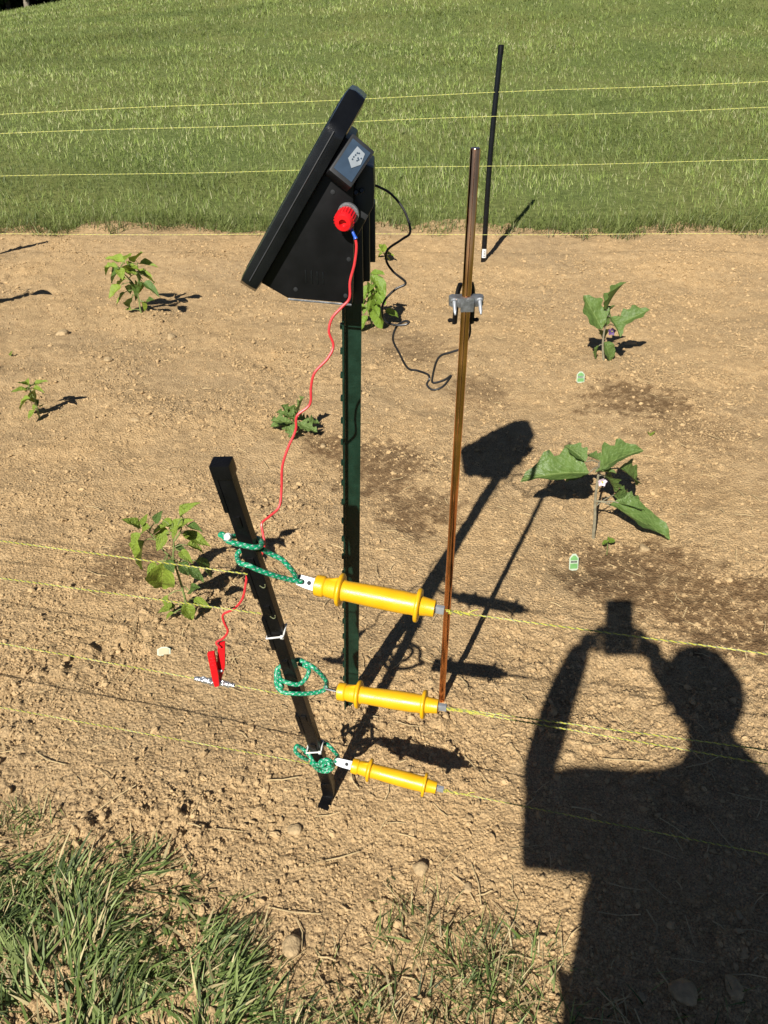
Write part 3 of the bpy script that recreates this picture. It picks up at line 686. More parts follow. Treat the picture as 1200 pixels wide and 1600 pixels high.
e2, W2 = plant('eggplant', (930, 828), 'bushy eggplant with big lobed leaves and a pale flower, beside the damp soil', 'plant',
      [[(498, 1300), (500, 1200), (515, 1080), (520, 1010)], [(500, 1210), (545, 1215), (580, 1235)]],
      [((465, 1065), (165, 1040), .56), ((450, 1005), (362, 910), .7), ((528, 1000), (465, 955), .7), ((525, 1050), (690, 915), .88), ((625, 1040), (748, 1095), .6), ((575, 1225), (885, 1390), .40, 'egg_oval'), ((470, 1060), (350, 1085), .6), ((500, 1060), (600, 1050), .5)],
      'egg', 0.6, extra=4, big=1.05, jit=0.045, stem_r=0.006, stem_mat='stem_purple', org=(780, 420), s=.3, group='eggplants in the bed')
flower(W2, e2, (535, 1108), 0.018, 'petal_pale', -0.03)
# weeds
plant('weed_seedling', (952, 853), 'tiny round-leaved weed on the damp soil below the bushy eggplant', 'plant', [[(565, 1425), (567, 1420)]],
      [((567, 1420), (535, 1435), .9), ((567, 1420), (605, 1415), .9), ((567, 1418), (570, 1395), .7)], 'broad', .8, jit=.01, stem_r=.0015, org=(780, 420), s=.3)
plant('weed_seedling', (1014, 684), 'tiny two-leaved weed on dry soil above the bushy eggplant', 'plant', [[(780, 870), (785, 865)]],
      [((782, 870), (815, 845), .35), ((782, 870), (772, 845), .35), ((782, 872), (800, 880), .3)], 'pepper', .4, jit=.01, stem_r=.0015, org=(780, 420), s=.3)
plant('weed_seedling', (17, 556), 'tiny weed sprout on the soil at the left edge above the small pepper', 'plant', [[(60, 690), (62, 680)]],
      [((60, 690), (45, 680), .5), ((60, 690), (78, 682), .5), ((62, 688), (62, 665), .5)], 'pepper', .5, jit=.01, stem_r=.0015, org=(0, 360), s=.2833)

# ------------------------------------------------------------------ plant tags
def plant_tag(px, py, wpx, hpx, label, blank=False, tilt=0.35):
    b = on_soil(px, py + hpx / 2); f = (b - Vector(CAM)).dot(Vector((0, CP, -SP))); k = f / F
    wd, ht = wpx * k, hpx * k / math.cos(PITCH * 0.5); r_ = root('plant_tag', b, label, 'tag', 'plant tags stuck in the soil')
    ax = Vector((1, 0.15, -0.05)).normalized(); up = Vector((0, tilt, 1)); up = (up - ax * up.dot(ax)).normalized(); nz = ax.cross(up)
    h = wd / 2
    body = [(-h * .5, -.03), (h * .5, -.03), (h * .6, 0), (h, .1 * ht), (h, .75 * ht), (h * .35, ht), (-h * .35, ht), (-h, .75 * ht), (-h, .1 * ht), (-h * .6, 0)]
    MB().prism(body, b, ax, up, nz, -0.0012).build('blade', 'tag_pale', r_)
    if blank:
        P = [(-h * .8, .1 * ht), (h * .8, .1 * ht), (h * .8, .72 * ht), (h * .3, .88 * ht), (-h * .3, .88 * ht), (-h * .8, .72 * ht)]
        MB().prism(P, b + nz * 0.0006, ax, up, nz, 0.0006).build('print', 'tag_blank', r_)
    if not blank:
        P = [(-h * .8, .12 * ht), (h * .8, .12 * ht), (h * .8, .42 * ht), (-h * .8, .42 * ht)]
        MB().prism(P, b + nz * 0.0006, ax, up, nz, 0.0006).build('print', 'tag_green', r_)
        P = [(-h * .8, .62 * ht), (h * .8, .62 * ht), (h * .75, .74 * ht), (h * .25, .9 * ht), (-h * .25, .9 * ht), (-h * .75, .74 * ht)]
        MB().prism(P, b + nz * 0.0006, ax, up, nz, 0.0006).build('print', 'tag_green', r_)
        mb = MB()
        for i in range(5):
            x0 = -h * .7 + i * h * .29; mb.prism([(x0, .47 * ht), (x0 + h * .2, .47 * ht), (x0 + h * .2, .58 * ht), (x0, .58 * ht)], b + nz * 0.0006, ax, up, nz, 0.0006)
        mb.build('lettering', 'grey_plastic', r_)
plant_tag(906, 596, 13, 17, 'small green and white plant tag in the soil by the slender eggplant')
plant_tag(898, 866, 15, 26, 'green and white plant tag at the edge of the damp soil below the bushy eggplant')
plant_tag(257, 1023, 20, 13, 'pale blank plant tag lying in the soil left of the red clip', blank=True, tilt=.9)

# ------------------------------------------------------------------ stones
def stone(px, py, rpx, label, seed, flat=0.7):
    b = on_soil(px, py); f = (b - Vector(CAM)).dot(Vector((0, CP, -SP))); R0 = rpx * f / F; Rn = random.Random(seed)
    bm = bmesh.new(); bmesh.ops.create_icosphere(bm, subdivisions=3, radius=1)
    ph = [Rn.uniform(0, 6.28) for _ in range(6)]; e = (Rn.uniform(.85, 1.2), Rn.uniform(.85, 1.1), flat)
    for v in bm.verts:
        c = v.co.copy(); k = 1 + .10 * math.sin(3 * c.x + ph[0]) + .09 * math.sin(4 * c.y + ph[1]) + .08 * math.sin(5 * c.z + ph[2] + 2 * c.x) + .04 * math.sin(9 * c.x + 7 * c.y + ph[3])
        v.co = Vector((c.x * e[0], c.y * e[1], c.z * e[2])) * k * R0
    mb = MB(); mb._bm(bm, b + Vector((0, 0, R0 * flat * .18))); o = mb.build('stone', 'stone', org=b); tag(o, label, 'stone', 'stones on the soil')
for i, (a, b_, r_, lb) in enumerate([
    (461, 1298, 10, 'small pale stone just below the foot of the leaning black post'), (455, 1478, 15, 'round pale tan stone at the edge of the long grass'),
    (1062, 1562, 20, 'largest stone, lying in the shadow at the bottom right'), (1142, 1556, 17, 'angular stone in the shadow at the bottom right corner'),
    (657, 1358, 11, 'flat tan clod above the sparse grass tuft'), (1000, 1565, 8, 'small pebble in the shadow between grass and large stone'), (98, 522, 9, 'tan clod lying left of the back left pepper plant'),
    (268, 528, 8, 'tan clod below the back left pepper plant'), (170, 570, 6, 'pebble on open soil between the two left pepper plants'), (212, 660, 6, 'pebble right of the small pepper seedling'),
    (985, 538, 8, 'pale flat stone right of the slender eggplant'), (1008, 850, 9, 'pale clod on the damp soil beside the lowest eggplant leaf'),
    (505, 700, 5, 'pebble left of the green post near the lobed seedling'), (1150, 1440, 8, 'pebble in the photographer shadow near the right edge'), (730, 1385, 8, 'small clod right of the flat tan clod')]):
    stone(a, b_, r_, lb, i)

# ------------------------------------------------------------------ green T-post
TB = gr(540, 1103); tz = sz(TB.x, TB.y); TA = (at(537, 480, 1.312) - TB).normalized()
tp = root('t_post', (TB.x, TB.y, tz), 'dark green studded steel T-post carrying the solar charger', 'post')
a = math.radians(2); fx = Vector((math.cos(a), -math.sin(a), 0)); fx = (fx - TA * fx.dot(TA)).normalized(); fy = TA.cross(fx)   # fx: along the fin, fy: across the flange
O = TB - TA * 0.35; TL = 1.42
MB().prism([(-.0018, -.0175), (.0018, -.0175), (.0022, 0), (.0018, .0175), (-.0018, .0175)], O, fx, fy, TA, TL).build('flange', 'post_green', tp)
MB().prism([(.0026, -.0025), (.031, -.0016), (.031, .0016), (.0026, .0025)], O, fx, fy, TA, TL).build('fin', 'post_green', tp)
for i in range(21):
    c = TB + TA * (0.05 + i * 0.046) - fx * 0.0036
    MB().box(c, .006, .010, .010, Matrix((fx, fy, TA)).transposed(), .0018).build('stud', 'post_green', tp)

# ------------------------------------------------------------------ solar charger
PB = at(385, 450, 1.205); PT = at(541, 174, 1.205); U = Vector((PT.x - PB.x, 0, PT.z - PB.z)).normalized(); VY = Vector((0, 1, 0)); NN = Vector((-U.z, 0, U.x))  # NN: out of the panel's face
ch = root('solar_charger', (PB.x + .14, 1.325, PB.z - .02), 'black solar fence charger tilted left on the green post, with display and red knob', 'fence charger')
Lp, Wp, c_ = 0.326, 0.250, 0.052
oct_ = [(0.012, 0), (Lp - c_, 0), (Lp, c_), (Lp, Wp - c_), (Lp - c_, Wp), (0.012, Wp), (0, Wp - 0.03), (0, 0.03)]
P0 = Vector((PB.x, 1.205, PB.z)) - U * 0.008
R0 = P0 - NN * 0.0165
MB().prism(oct_, R0, U, VY, U.cross(VY) if U.cross(VY).dot(NN) > 0 else -U.cross(VY), 0.031, 0.011).build('panel_frame', 'black_plastic', ch)
q = 0.018; inner = [(q + .012, q), (Lp - c_ - q * .4, q), (Lp - q, c_ + q * .4), (Lp - q, Wp - c_ - q * .4), (Lp - c_ - q * .4, Wp - q), (q + .012, Wp - q)]
MB().prism(inner, P0 + NN * 0.0147, U, VY, NN, 0.0008).build('solar_cells', 'panel_glass', ch)
# seam line round the frame
def P2(px, py, Y): return at(px, py, Y)
def poly_xz(pts, Y): return [(P2(a, b, Y).x, P2(a, b, Y).z) for a, b in pts]
XA, ZA = Vector((1, 0, 0)), Vector((0, 0, 1))
ha, hb_ = P0 + U * .012 - NN * .004, P0 + U * .27 - NN * .004
prof = [(ha.x, ha.z)] + poly_xz([(409, 443), (449, 466), (551, 475), (553, 380), (552, 300), (556, 255), (553, 222)], 1.227) + [(hb_.x, hb_.z)]
MB().prism(prof, Vector((0, 1.227, 0)), XA, ZA, VY, 0.205, 0.004).build('housing', 'black_matte', ch)
sm = [P0 + NN * .001 + U * a_ + VY * b_ for a_, b_ in [(.02, -.0004), (Lp - c_ - .004, -.0004)]]
MB().tube(sm, .0011, 6).build('frame_seam', 'grey_plastic', ch)
for a_, b_ in [(462, 452), (540, 462), (545, 405), (520, 300)]:
    MB().lathe([(0, .0036), (.0012, .0034), (.0014, .0012)], at(a_, b_, 1.2272), (0, -1, 0), 10).build('screw', 'grey_plastic', ch)
for i_ in range(4):
    MB().box(at(478 + i_ * 9, 432 + i_ * 1.0, 1.2268), .0022, .0012, .020, None, .0004).build('vent_rib', 'black_plastic', ch)
# light lip along the bottom
la, lb2 = at(450, 467.5, 1.224), at(549, 476.5, 1.224)
MB().tube([la, lb2], .0018, 6).build('bottom_lip', 'zinc', ch)
# rear mounting bracket, right of the housing: two upright channels on the post
bk = MB()
for x0, x1, y0, y1, z0, z1 in [(553.5, 566, 1.285, 1.300, 475, 350), (567, 577, 1.355, 1.415, 440, 330), (577, 586, 1.407, 1.455, 410, 318)]:
    A = at(x0, z0, y0); B = at(x1, z1, y0)
    bk.box(((A.x + B.x) / 2, (y0 + y1) / 2, (A.z + B.z) / 2), abs(B.x - A.x), y1 - y0, abs(B.z - A.z), None, .0015)
bk.build('mount_bracket', 'grey_plastic', ch)
st = poly_xz([(552, 300), (553, 378), (584, 322), (585, 300), (584, 262), (566, 255)], 1.255)
MB().prism(st, Vector((0, 1.255, 0)), XA, ZA, VY, 0.15, 0.003).build('rear_step', 'grey_plastic', ch)
# display box on the near side
D = [at(552, 207, 1.217), at(585, 238, 1.217), at(552, 296, 1.191), at(511, 262, 1.191)]
ctr = sum(D, Vector()) / 4; du = ((D[0] - D[3]) + (D[1] - D[2])).normalized(); dn = ((D[1] - D[0]) + (D[2] - D[3])).normalized(); dn = (dn - du * dn.dot(du)).normalized(); dd = du.cross(dn)
if dd.y > 0: dd = -dd
Rm = Matrix((du, dn, du.cross(dn))).transposed(); lu = (D[0] - D[3]).length; ln = (D[1] - D[0]).length
dsp = MB().box(ctr - dd * 0.016, lu, ln, 0.032, Rm, .003).build('display_housing', 'grey_plastic', ch)
MB().box(ctr + dd * 0.0004, lu * .80, ln * .80, 0.0012, Rm).build('screen', 'lcd', dsp)
def dq(a, b): return (a * lu * .4, b * ln * .4)
MB().prism([dq(.80, -.30), dq(.74, .62), dq(.1, .82), dq(-.38, .30), dq(-.05, -.42)], ctr + dd * 0.0013, du, dn, dd, 0.0006).build('screen_patch', 'lcd_light', dsp)  # pale flat patch on the screen, under the dark marks
mk = MB()
for i, (a, b) in enumerate([(.45, -.05), (.3, -.08), (.15, -.12), (.0, -.1), (.5, .1), (.25, .25), (.2, .38), (.1, .3), (.35, .5)]):
    mk.prism([dq(a, b), dq(a + .09, b), dq(a + .09, b + .13), dq(a, b + .11)], ctr + dd * 0.002, du, dn, dd, 0.0004)
mk.build('screen_digits', 'lcd', dsp)
for i in range(2):
    MB().lathe([(0, .004), (.004, .004), (.005, .003)], at(556 + i * 9, 301 - i * 3, 1.253), (0.1, -1, .2), 12).build('button', 'black_plastic', ch)
# red knob
kc = at(535, 350, 1.191); kax = (at(534, 352, 1.191) - at(546, 331, 1.235)).normalized()
kb = kc - kax * 0.030
MB().lathe([(0, .0165), (.004, .0165), (.005, .013)], kb - kax * 0.008, kax, 24).build('terminal_ring', 'zinc', ch)
knob = MB().lathe([(0, .0135), (.004, .0145), (.022, .0145), (.025, .0138), (.028, .0120), (.0285, .006), (.022, .0055), (.021, .001)], kb, kax, 24).build('terminal_knob', 'red', ch)
u = kax.orthogonal().normalized(); v = kax.cross(u)
kn_ = MB()
for i in range(22):
    t_ = 2 * math.pi * i / 22; d = u * math.cos(t_) + v * math.sin(t_); kn_.tube([kb + d * .0143 + kax * .003, kb + d * .0147 + kax * .022], .0011, 5)
kn_.build('knurl', 'red', knob)
MB().lathe([(0, .0022), (.012, .0024), (.013, .003), (.016, .003)], at(549, 358, 1.205), (at(555, 371, 1.200) - at(549, 358, 1.205)), 10).build('ring_terminal', 'blue', ch)

# ------------------------------------------------------------------ copper ground rod and clamp
RB = gr(690, 1095); rz = sz(RB.x, RB.y); RT = at(743, 231, 1.270)
rod = root('ground_rod', (RB.x, RB.y, rz), 'tall copper grounding rod right of the green post', 'rod')
ax = (RT - RB).normalized(); RL = (RT - RB).length
MB().lathe([(-.3, .0078), (RL - .002, .0078), (RL, .0068)], RB, ax, 20).build('shaft', 'copper', rod)
cc0 = RB + ax * ((at(728, 463, 1.30) - RB).dot(ax))
cl_ = root('rod_clamp', cc0, 'grey metal bolted clamp on the copper rod with black handles behind it', 'clamp')
X_ = Vector((1, .05, 0)); X_ = (X_ - ax * X_.dot(ax)).normalized(); Yb = ax.cross(X_)
mbc = MB(); h2 = 0.012
out = [(-.029, -.004), (-.029, .006), (-.024, .010), (-.012, .010), (.012, .010), (.024, .010), (.029, .006), (.029, -.004), (.024, -.009), (.015, -.011), (.010, -.016), (-.010, -.016), (-.015, -.011), (-.024, -.009)]
mbc.prism(out, cc0 - ax * h2 * .5 - ax * 0.006, X_, Yb, ax, h2 + .004, .002)
mbc.box(cc0 - Yb * 0.0145 - ax * .006, .022, .006, .024, Matrix((X_, Yb, ax)).transposed(), .0015)
mbc.build('bracket', 'zinc', cl_)
for sgn in (-1, 1):
    d = (-Yb * .8 - ax * .62).normalized(); s0 = cc0 + X_ * .0215 * sgn - Yb * .008
    MB().lathe([(0, .0058), (.003, .0058), (.0035, .0034), (.022, .0030), (.024, .0020), (.028, .0016)], s0, d, 12).build('bolt', 'steel', cl_)
    a0 = cc0 + X_ * (.009 * sgn) + Yb * .014 + ax * .020; a1 = cc0 + X_ * (.015 * sgn + (.000)) + Yb * .018 - ax * .052
    hb = MB(); hb.tube(smooth_path([a0, cc0 + X_ * .013 * sgn + Yb * .016, a1], 5), .0052, 8, flat=.7)
    hb.lathe([(0, .003), (.006, .004), (.009, .002)], a1 + ax * .006 + X_ * .003 * sgn, X_ * sgn, 8)
    hb.build('handle', 'black_matte', cl_)

# black cable charger -> clamp
def wire(name, pts, r, m, label, cat, k=7):
    P = smooth_path([at(*p) for p in pts], k); o = MB().tube(P, r, 8).build(name, m, org=P[0]); return tag(o, label, cat)
bw = [(582, 289, 1.412), (592, 292, 1.412), (612, 304, 1.412), (632, 330, 1.402), (641, 362, 1.392), (628, 374, 1.382), (606, 390, 1.372), (604, 408, 1.372), (615, 425, 1.362), (634, 442, 1.362), (618, 452, 1.362), (602, 468, 1.362), (597, 485, 1.352), (602, 502, 1.352),
      (618, 508, 1.352), (634, 507, 1.352), (639, 503, 1.352), (632, 502, 1.357), (620, 510, 1.362), (614, 530, 1.362), (624, 552, 1.362), (637, 575, 1.362), (652, 579, 1.362), (668, 585, 1.362), (671, 592, 1.352), (667, 601, 1.352), (676, 609, 1.342), (692, 604, 1.337), (705, 587, 1.332), (694, 594, 1.334), (677, 598, 1.337), (676, 588, 1.337), (682, 565, 1.332),
      (690, 555, 1.330), (706, 550, 1.327), (722, 543, 1.325), (734, 522, 1.322), (733, 495, 1.318)]
wire('ground_cable', bw, .0021, 'black_wire', 'thin kinked black cable hanging from the charger to the rod clamp', 'cable')
MB_ = None
# ------------------------------------------------------------------ black leaning post
BT = at(347, 724, 0.938); BB = gr(512, 1222, 0.05)
bx_ = (BB - BT).normalized(); BL = (BB - BT).length
bp = root('stake_post', gr(506, 1262), 'leaning black steel fence post with notched edges in the foreground', 'post')
X_ = Vector((1, -.12, 0)); X_ = (X_ - bx_ * X_.dot(bx_)).normalized(); Yq = bx_.cross(X_)      # Yq: towards or away from camera
if Yq.y > 0: Yq = -Yq
def seg(t0, t1, xa, xb, ya, yb, name='channel', bev=.0012, m='post_black'):
    c = BT + bx_ * (t0 + t1) / 2 + X_ * (xa + xb) / 2 + Yq * (ya + yb) / 2
    return MB().box(c, xb - xa, abs(yb - ya), t1 - t0, Matrix((X_, Yq, X_.cross(Yq))).transposed(), bev).build(name, m, bp)
w2 = 0.0116
cm = MB(); Rp = Matrix((X_, Yq, X_.cross(Yq))).transposed()
prof_u = [(-w2, -.009), (-w2 + .003, -.009), (-w2 + .004, .006), (w2 - .004, .006), (w2 - .003, -.009), (w2, -.009), (w2, .009), (w2 - .003, .010), (-w2 + .003, .010), (-w2, .009)]
cm.prism(prof_u, BT + bx_ * 0.004, X_, Yq, bx_, BL + 0.0, .0008); cm.build('channel', 'post_black', bp)
seg(-.004, .020, -.0150, .0140, -.011, .0125, 'cap', .002)
for t0, t1, xa in [(.020, .082, -.0150), (.200, .268, -.0155), (.318, .40, -.0160), (.60, .665, -.0160)]:
    seg(t0, t1, xa, -w2 + .003, -.0095, .0118, 'edge_lug')
for t0 in (.09, .175, .285, .43, .52, .60, .70):
    seg(t0, t0 + .02, -.005, .005, .0095, .0125, 'tooth', .001)
# bent foot
f0 = BB - bx_ * 0.01; f1 = gr(514, 1240, 0.012); f2 = gr(505, 1266, -.004)
ft = MB(); ft.tube(smooth_path([f0, f1, f2], 5), .0185, 4, flat=.75); ft.build('foot', 'post_black', bp, smooth=False)
def post_at(py):    # axis point of the post at photo row py
    lo_, hi_ = 0.0, BL
    for _ in range(40):
        m_ = (lo_ + hi_) / 2; p = BT + bx_ * m_; v = p - Vector(CAM); yy_ = 800 - F * (v.y * SP + v.z * CP) / (v.y * CP - v.z * SP)
        if yy_ < py: lo_ = m_
        else: hi_ = m_
    return BT + bx_ * lo_
def zip_tie(py, label, slant=0.0):
    c = post_at(py); P = []
    for i in range(17):
        t_ = 2 * math.pi * i / 16; k = .0205; P.append(c + X_ * max(-.0172, min(.0138, k * 1.25 * math.cos(t_))) + Yq * max(-.0125, min(.0138, k * math.sin(t_))) - bx_ * slant * math.cos(t_) * .016)
    mb = MB(); mb.tube(P, .0016, 6, cap=False); mb.box(c + X_ * .012 + Yq * .016 - bx_ * .004, .006, .005, .005, Rp, .0008)
    mb.tube([c + X_ * .012 + Yq * .017, c + X_ * .016 + Yq * .021 - bx_ * .012], .001, 5)
    o = mb.build('zip_tie', 'white', org=c); tag(o, label, 'zip tie', 'white zip ties on the leaning post')
zip_tie(986, 'white zip tie round the middle of the leaning black post', .3)
zip_tie(1166, 'white zip tie round the leaning black post near its foot', .3)

# ------------------------------------------------------------------ front polywire strings
def twisted(name, A, B, label, sag=0.0, group='front polywire strands', per=0.013, r=.00080, extra=None):
    A, B = Vector(A), Vector(B); r_ = root(name, A, label, 'string', group)
    L = (B - A).length; n_ = int(L / 0.0030); d = (B - A).normalized(); u = d.orthogonal().normalized(); v = d.cross(u)
    for s_, m_ in ((0, 'wire_yellow'), (math.pi, 'wire_pale')):
        P = []
        for i in range(n_ + 1):
            t_ = i / n_; a_ = 2 * math.pi * L * t_ / per + s_
            P.append(A.lerp(B, t_) + Vector((0, 0, -sag * 4 * t_ * (1 - t_))) + (u * math.cos(a_) + v * math.sin(a_)) * r * .95)
        MB().tube(P, r, 4, cap=False).build('strand', m_, r_)
    return r_
def extend(A, B, l):   # continue A->B beyond B by l metres
    A, B = Vector(A), Vector(B); return B + (B - A).normalized() * l
KR = -.25
H1L, H1R = fp(493, 914, .950, KR), fp(680, 951, .950, KR)
H2L, H2R = fp(528, 1080, .970, KR), fp(685, 1104, .970, KR)
H3L, H3R = fp(550, 1196, 1.03, KR), fp(682, 1231, 1.03, KR)
left = [((0, 845), (372, 888), .985, 'topmost yellow string running left from the leaning black post'), ((0, 903), (392, 950), .995, 'second yellow string from the top, left of the leaning post'),
        ((0, 1005), (436, 1078), 1.0, 'third yellow string left of the leaning post, holding the foil and red clip'), ((0, 1105), (470, 1186), 1.02, 'lowest yellow string running left from the leaning post')]
LW = []
for a, b, pl, lb in left:
    A, B = fp(*a, pl), post_at(b[1]) - X_ * .012 + Yq * .012
    E = extend(B, A, 1.45); twisted('polywire', B, E, lb); LW.append((A, B, E))
right = [((697, 955), (1200, 1022), .950, 'topmost yellow string running right from the top handle'), ((692, 1106), (1200, 1194), .970, 'lower of the two yellow strings leaving the middle handle'),
         ((692, 1105), (1200, 1172), .970, 'upper of the two yellow strings leaving the middle handle'), ((688, 1234), (1200, 1335), 1.03, 'lowest yellow string running right through the photographer shadow')]
RW = []
for a, b, pl, lb in right:
    A, B = fp(*a, pl, KR), fp(*b, pl, KR); E = extend(A, B, 1.35); twisted('polywire', A, E, lb); RW.append((A, B, E))
def knot(name, A, d, L, turns, label, rad=.0035):
    d = Vector(d).normalized(); u = d.orthogonal().normalized(); v = d.cross(u); P = []; R = random.Random(label)
    for i in range(turns * 7 + 1):
        t_ = i / (turns * 7); a_ = 2 * math.pi * turns * t_ * 1.0 + R.uniform(-.5, .5); rr = rad * (1.1 - .7 * t_) * R.uniform(.35, 1.1)
        tt = t_ + .12 * math.sin(5 * math.pi * t_) + R.uniform(-.05, .05)
        P.append(Vector(A) + d * L * tt + (u * math.cos(a_) + v * math.sin(a_)) * rr)
    e = P[-1]; P += [e + u * .005 + d * .006, e + u * .007 + v * .005 + d * .014]
    o = MB().tube(smooth_path(P, 3), .0008, 5).build(name, 'wire_yellow', org=A); tag(o, label, 'string', 'knotted string ends at the handles')
knot('string_knot', RW[0][0], RW[0][1] - RW[0][0], .035, 5, 'knotted yellow string end at the top handle', .0055)
knot('string_knot', RW[1][0], RW[1][1] - RW[1][0], .08, 9, 'wound yellow string end at the middle handle', .0030)
knot('string_knot', RW[3][0], RW[3][1] - RW[3][0], .05, 6, 'knotted yellow string end at the lowest handle', .0035)
# string tails wrapped on the post
for py, lb in [(905, 'loose yellow string end tucked on the black post under the top rope'), (953, 'short yellow string end sticking out of the black post above the zip tie')]:
    c = post_at(py); P = smooth_path([c + X_ * .002 + Yq * .0135, c + X_ * .007 + Yq * .0145 + bx_ * .004, c + X_ * .011 + Yq * .0150 + bx_ * .001, c + X_ * .0125 + Yq * .0165 - bx_ * .006], 5)
    tag(MB().tube(P, .0008, 5).build('string_tail', 'wire_pale', org=c), lb, 'string')

# off-frame end stakes the front strings run to
def end_stake(x, y, h, label, grp=None, r=.012, fence=()):
    z = float(terrain(x, y)); r_ = root('line_post', (x, y, z), label, 'post', grp)
    MB().tube([(x, y, z - .2), (x, y, z + h)], r, 12).build('pipe', 'post_black', r_)
    MB().lathe([(0, r * 1.1), (.02, r * 1.1), (.022, r * .7)], (x, y, z + h - .01), (0, 0, 1), 12).build('cap', 'black_matte', r_)
for S_, lb in ((LW, 'black line post beyond the left edge holding the front strings'), (RW, 'black line post beyond the right edge holding the front strings')):
    E = sum((q[2] for q in S_), Vector()) / len(S_); end_stake(E.x, E.y + .012, .85, lb)

# ------------------------------------------------------------------ yellow gate handles
def handle(A, B, plate_px, label, pl, scale=1.0, face=(0, -1, .6)):
    A, B = Vector(A), Vector(B); d = (B - A).normalized(); L = (B - A).length
    r_ = root('gate_handle', A, label, 'gate handle', 'yellow gate handles')
    k = L / .19 * scale
    pf = [(0, .0135), (.0015, .0158), (.013, .0162), (.0150, .0155), (.0165, .0138), (.020, .0150), (.034, .0160), (.0375, .0235), (.0390, .0250), (.0420, .0250), (.0435, .0235), (.0445, .0165), (.050, .0150), (.075, .0158), (.11, .0168), (.14, .0168), (.155, .0160), (.1600, .0165), (.1605, .0240), (.1620, .0252), (.1650, .0252), (.1665, .0240), (.1672, .0150), (.170, .0142), (.183, .0128), (.1893, .0124), (.19, .0108)]
    MB().lathe([(t_ / .19 * L, r0 * scale) for t_, r0 in pf], A, d, 28).build('grip', 'yellow', r_, angle=50)
    # moulded ribs between end cap and guard
    up = Vector((0, 0, 1)); up = (up - d * up.dot(d)).normalized(); sd = d.cross(up)
    for s_ in (1, -1):
        MB().prism([(.016 / .19 * L, .013 * scale), (.036 / .19 * L, .021 * scale), (.036 / .19 * L, .010 * scale), (.016 / .19 * L, .010 * scale)], A - sd * .0012, d, up * s_, sd, .0024).build('rib', 'yellow', r_)
    # steel tongue on the left, rotated so that its face is seen
    pv = Vector(face); pv = (pv - d * pv.dot(d)).normalized(); sv = pv.cross(d)
    T0 = Vector(plate_px) - d * .004; tl = (A - T0).length
    td = (A - T0).normalized(); pv = (pv - td * pv.dot(td)).normalized(); sv = pv.cross(td)
    w_ = .0095 * scale
    tongue = MB()
    hole = [(tl * .34 + .0035 * math.cos(q_), .0035 * math.sin(q_)) for q_ in [i * math.pi / 5 for i in range(10)]]
    tongue.prism([(0, -w_ * .5), (.004, -w_ * .85), (tl * .5, -w_), (tl + .012, -w_), (tl + .012, w_), (tl * .5, w_ * .9), (.004, w_ * .85), (0, w_ * .5)], T0 - pv * .0009, td, sv, pv, .0018)
    tongue.build('tongue', 'steel', r_)
    MB().prism(hole, T0 + td * tl * .35 + pv * .0011, td, sv, pv, .0006).build('tongue_hole', 'black_matte', r_)
    ee = MB(); ee.box(B + d * .006, .016, .012 * scale, .007, Matrix((d, up, d.cross(up))).transposed(), .001); ee.build('end_hook', 'steel', r_)
    return r_, T0
_, T1 = handle(H1L, H1R, fp(466, 905, .955, KR), 'largest yellow gate handle, tied at the top of the leaning post', .985, 1.06)
_, T2 = handle(H2L, H2R, fp(512, 1076, .975, KR), 'middle yellow gate handle in front of the green post foot', 1.0, .98, (0, .85, 1))
_, T3 = handle(H3L, H3R, fp(527, 1190, 1.03, KR), 'lowest yellow gate handle close to the soil', 1.03, .93)

# ------------------------------------------------------------------ green ropes
def rope(paths, label, knot_=None, r=.0042, white=None):
    P0 = paths[0][0]; r_ = root('rope_loop', P0, label, 'rope', 'green ropes tying the handles to the post')
    for P in paths: MB().tube(smooth_path(P, 7), r, 10).build('cord', 'rope', r_)
    if knot_:
        for c, d, rr in knot_:
            d = Vector(d).normalized(); u = d.orthogonal().normalized(); v = d.cross(u)
            Pk = [Vector(c) + u * math.cos(a_) * rr + v * math.sin(a_) * rr * .8 + d * (.004 * math.sin(a_ * .5)) for a_ in [i * .55 for i in range(14)]]
            MB().tube(smooth_path(Pk, 3), r * .98, 9).build('knot', 'rope', r_)
    if white:
        c, d = white; MB().lathe([(-.002, .002), (0, .0045), (.004, .0058), (.007, .0040), (.010, .0048), (.012, .002)], c, d, 12).build('frayed_end', 'white', r_)
def pf(px, py, dy):    # a pixel at the post's depth plus an offset along y
    c = post_at(py); return at(px, py, c.y + dy)
FR, BK = -.024, .026
rope([[pf(349, 838, FR * .6), pf(358, 846, FR), pf(376, 851, FR), pf(395, 855, FR), pf(406, 854, FR * .7), pf(409, 848, 0), pf(404, 842, BK), pf(385, 838, BK), pf(362, 838, .01), pf(352, 842, -.012)],
      [pf(410, 858, 0), pf(424, 866, .004), pf(440, 874, .002), pf(452, 886, -.002), pf(461, 898, 0), T1 + Vector((0, -.004, 0)), pf(470, 909, -.004), pf(450, 905, -.01), pf(425, 898, -.02), pf(400, 889, FR), pf(390, 884, FR), pf(376, 880, -.016), pf(371, 872, .006), pf(374, 862, .02), pf(395, 856, BK), pf(410, 858, .006)]],
     'green flecked rope loop with a white frayed end, tying the top handle to the post', [(pf(349, 840, -.006), (1, .3, .5), .006)], white=(pf(357, 838, -.018), Vector((0, -1, .5))))
z3 = lambda a, b: (380 + a * .3, 980 + b * .3)
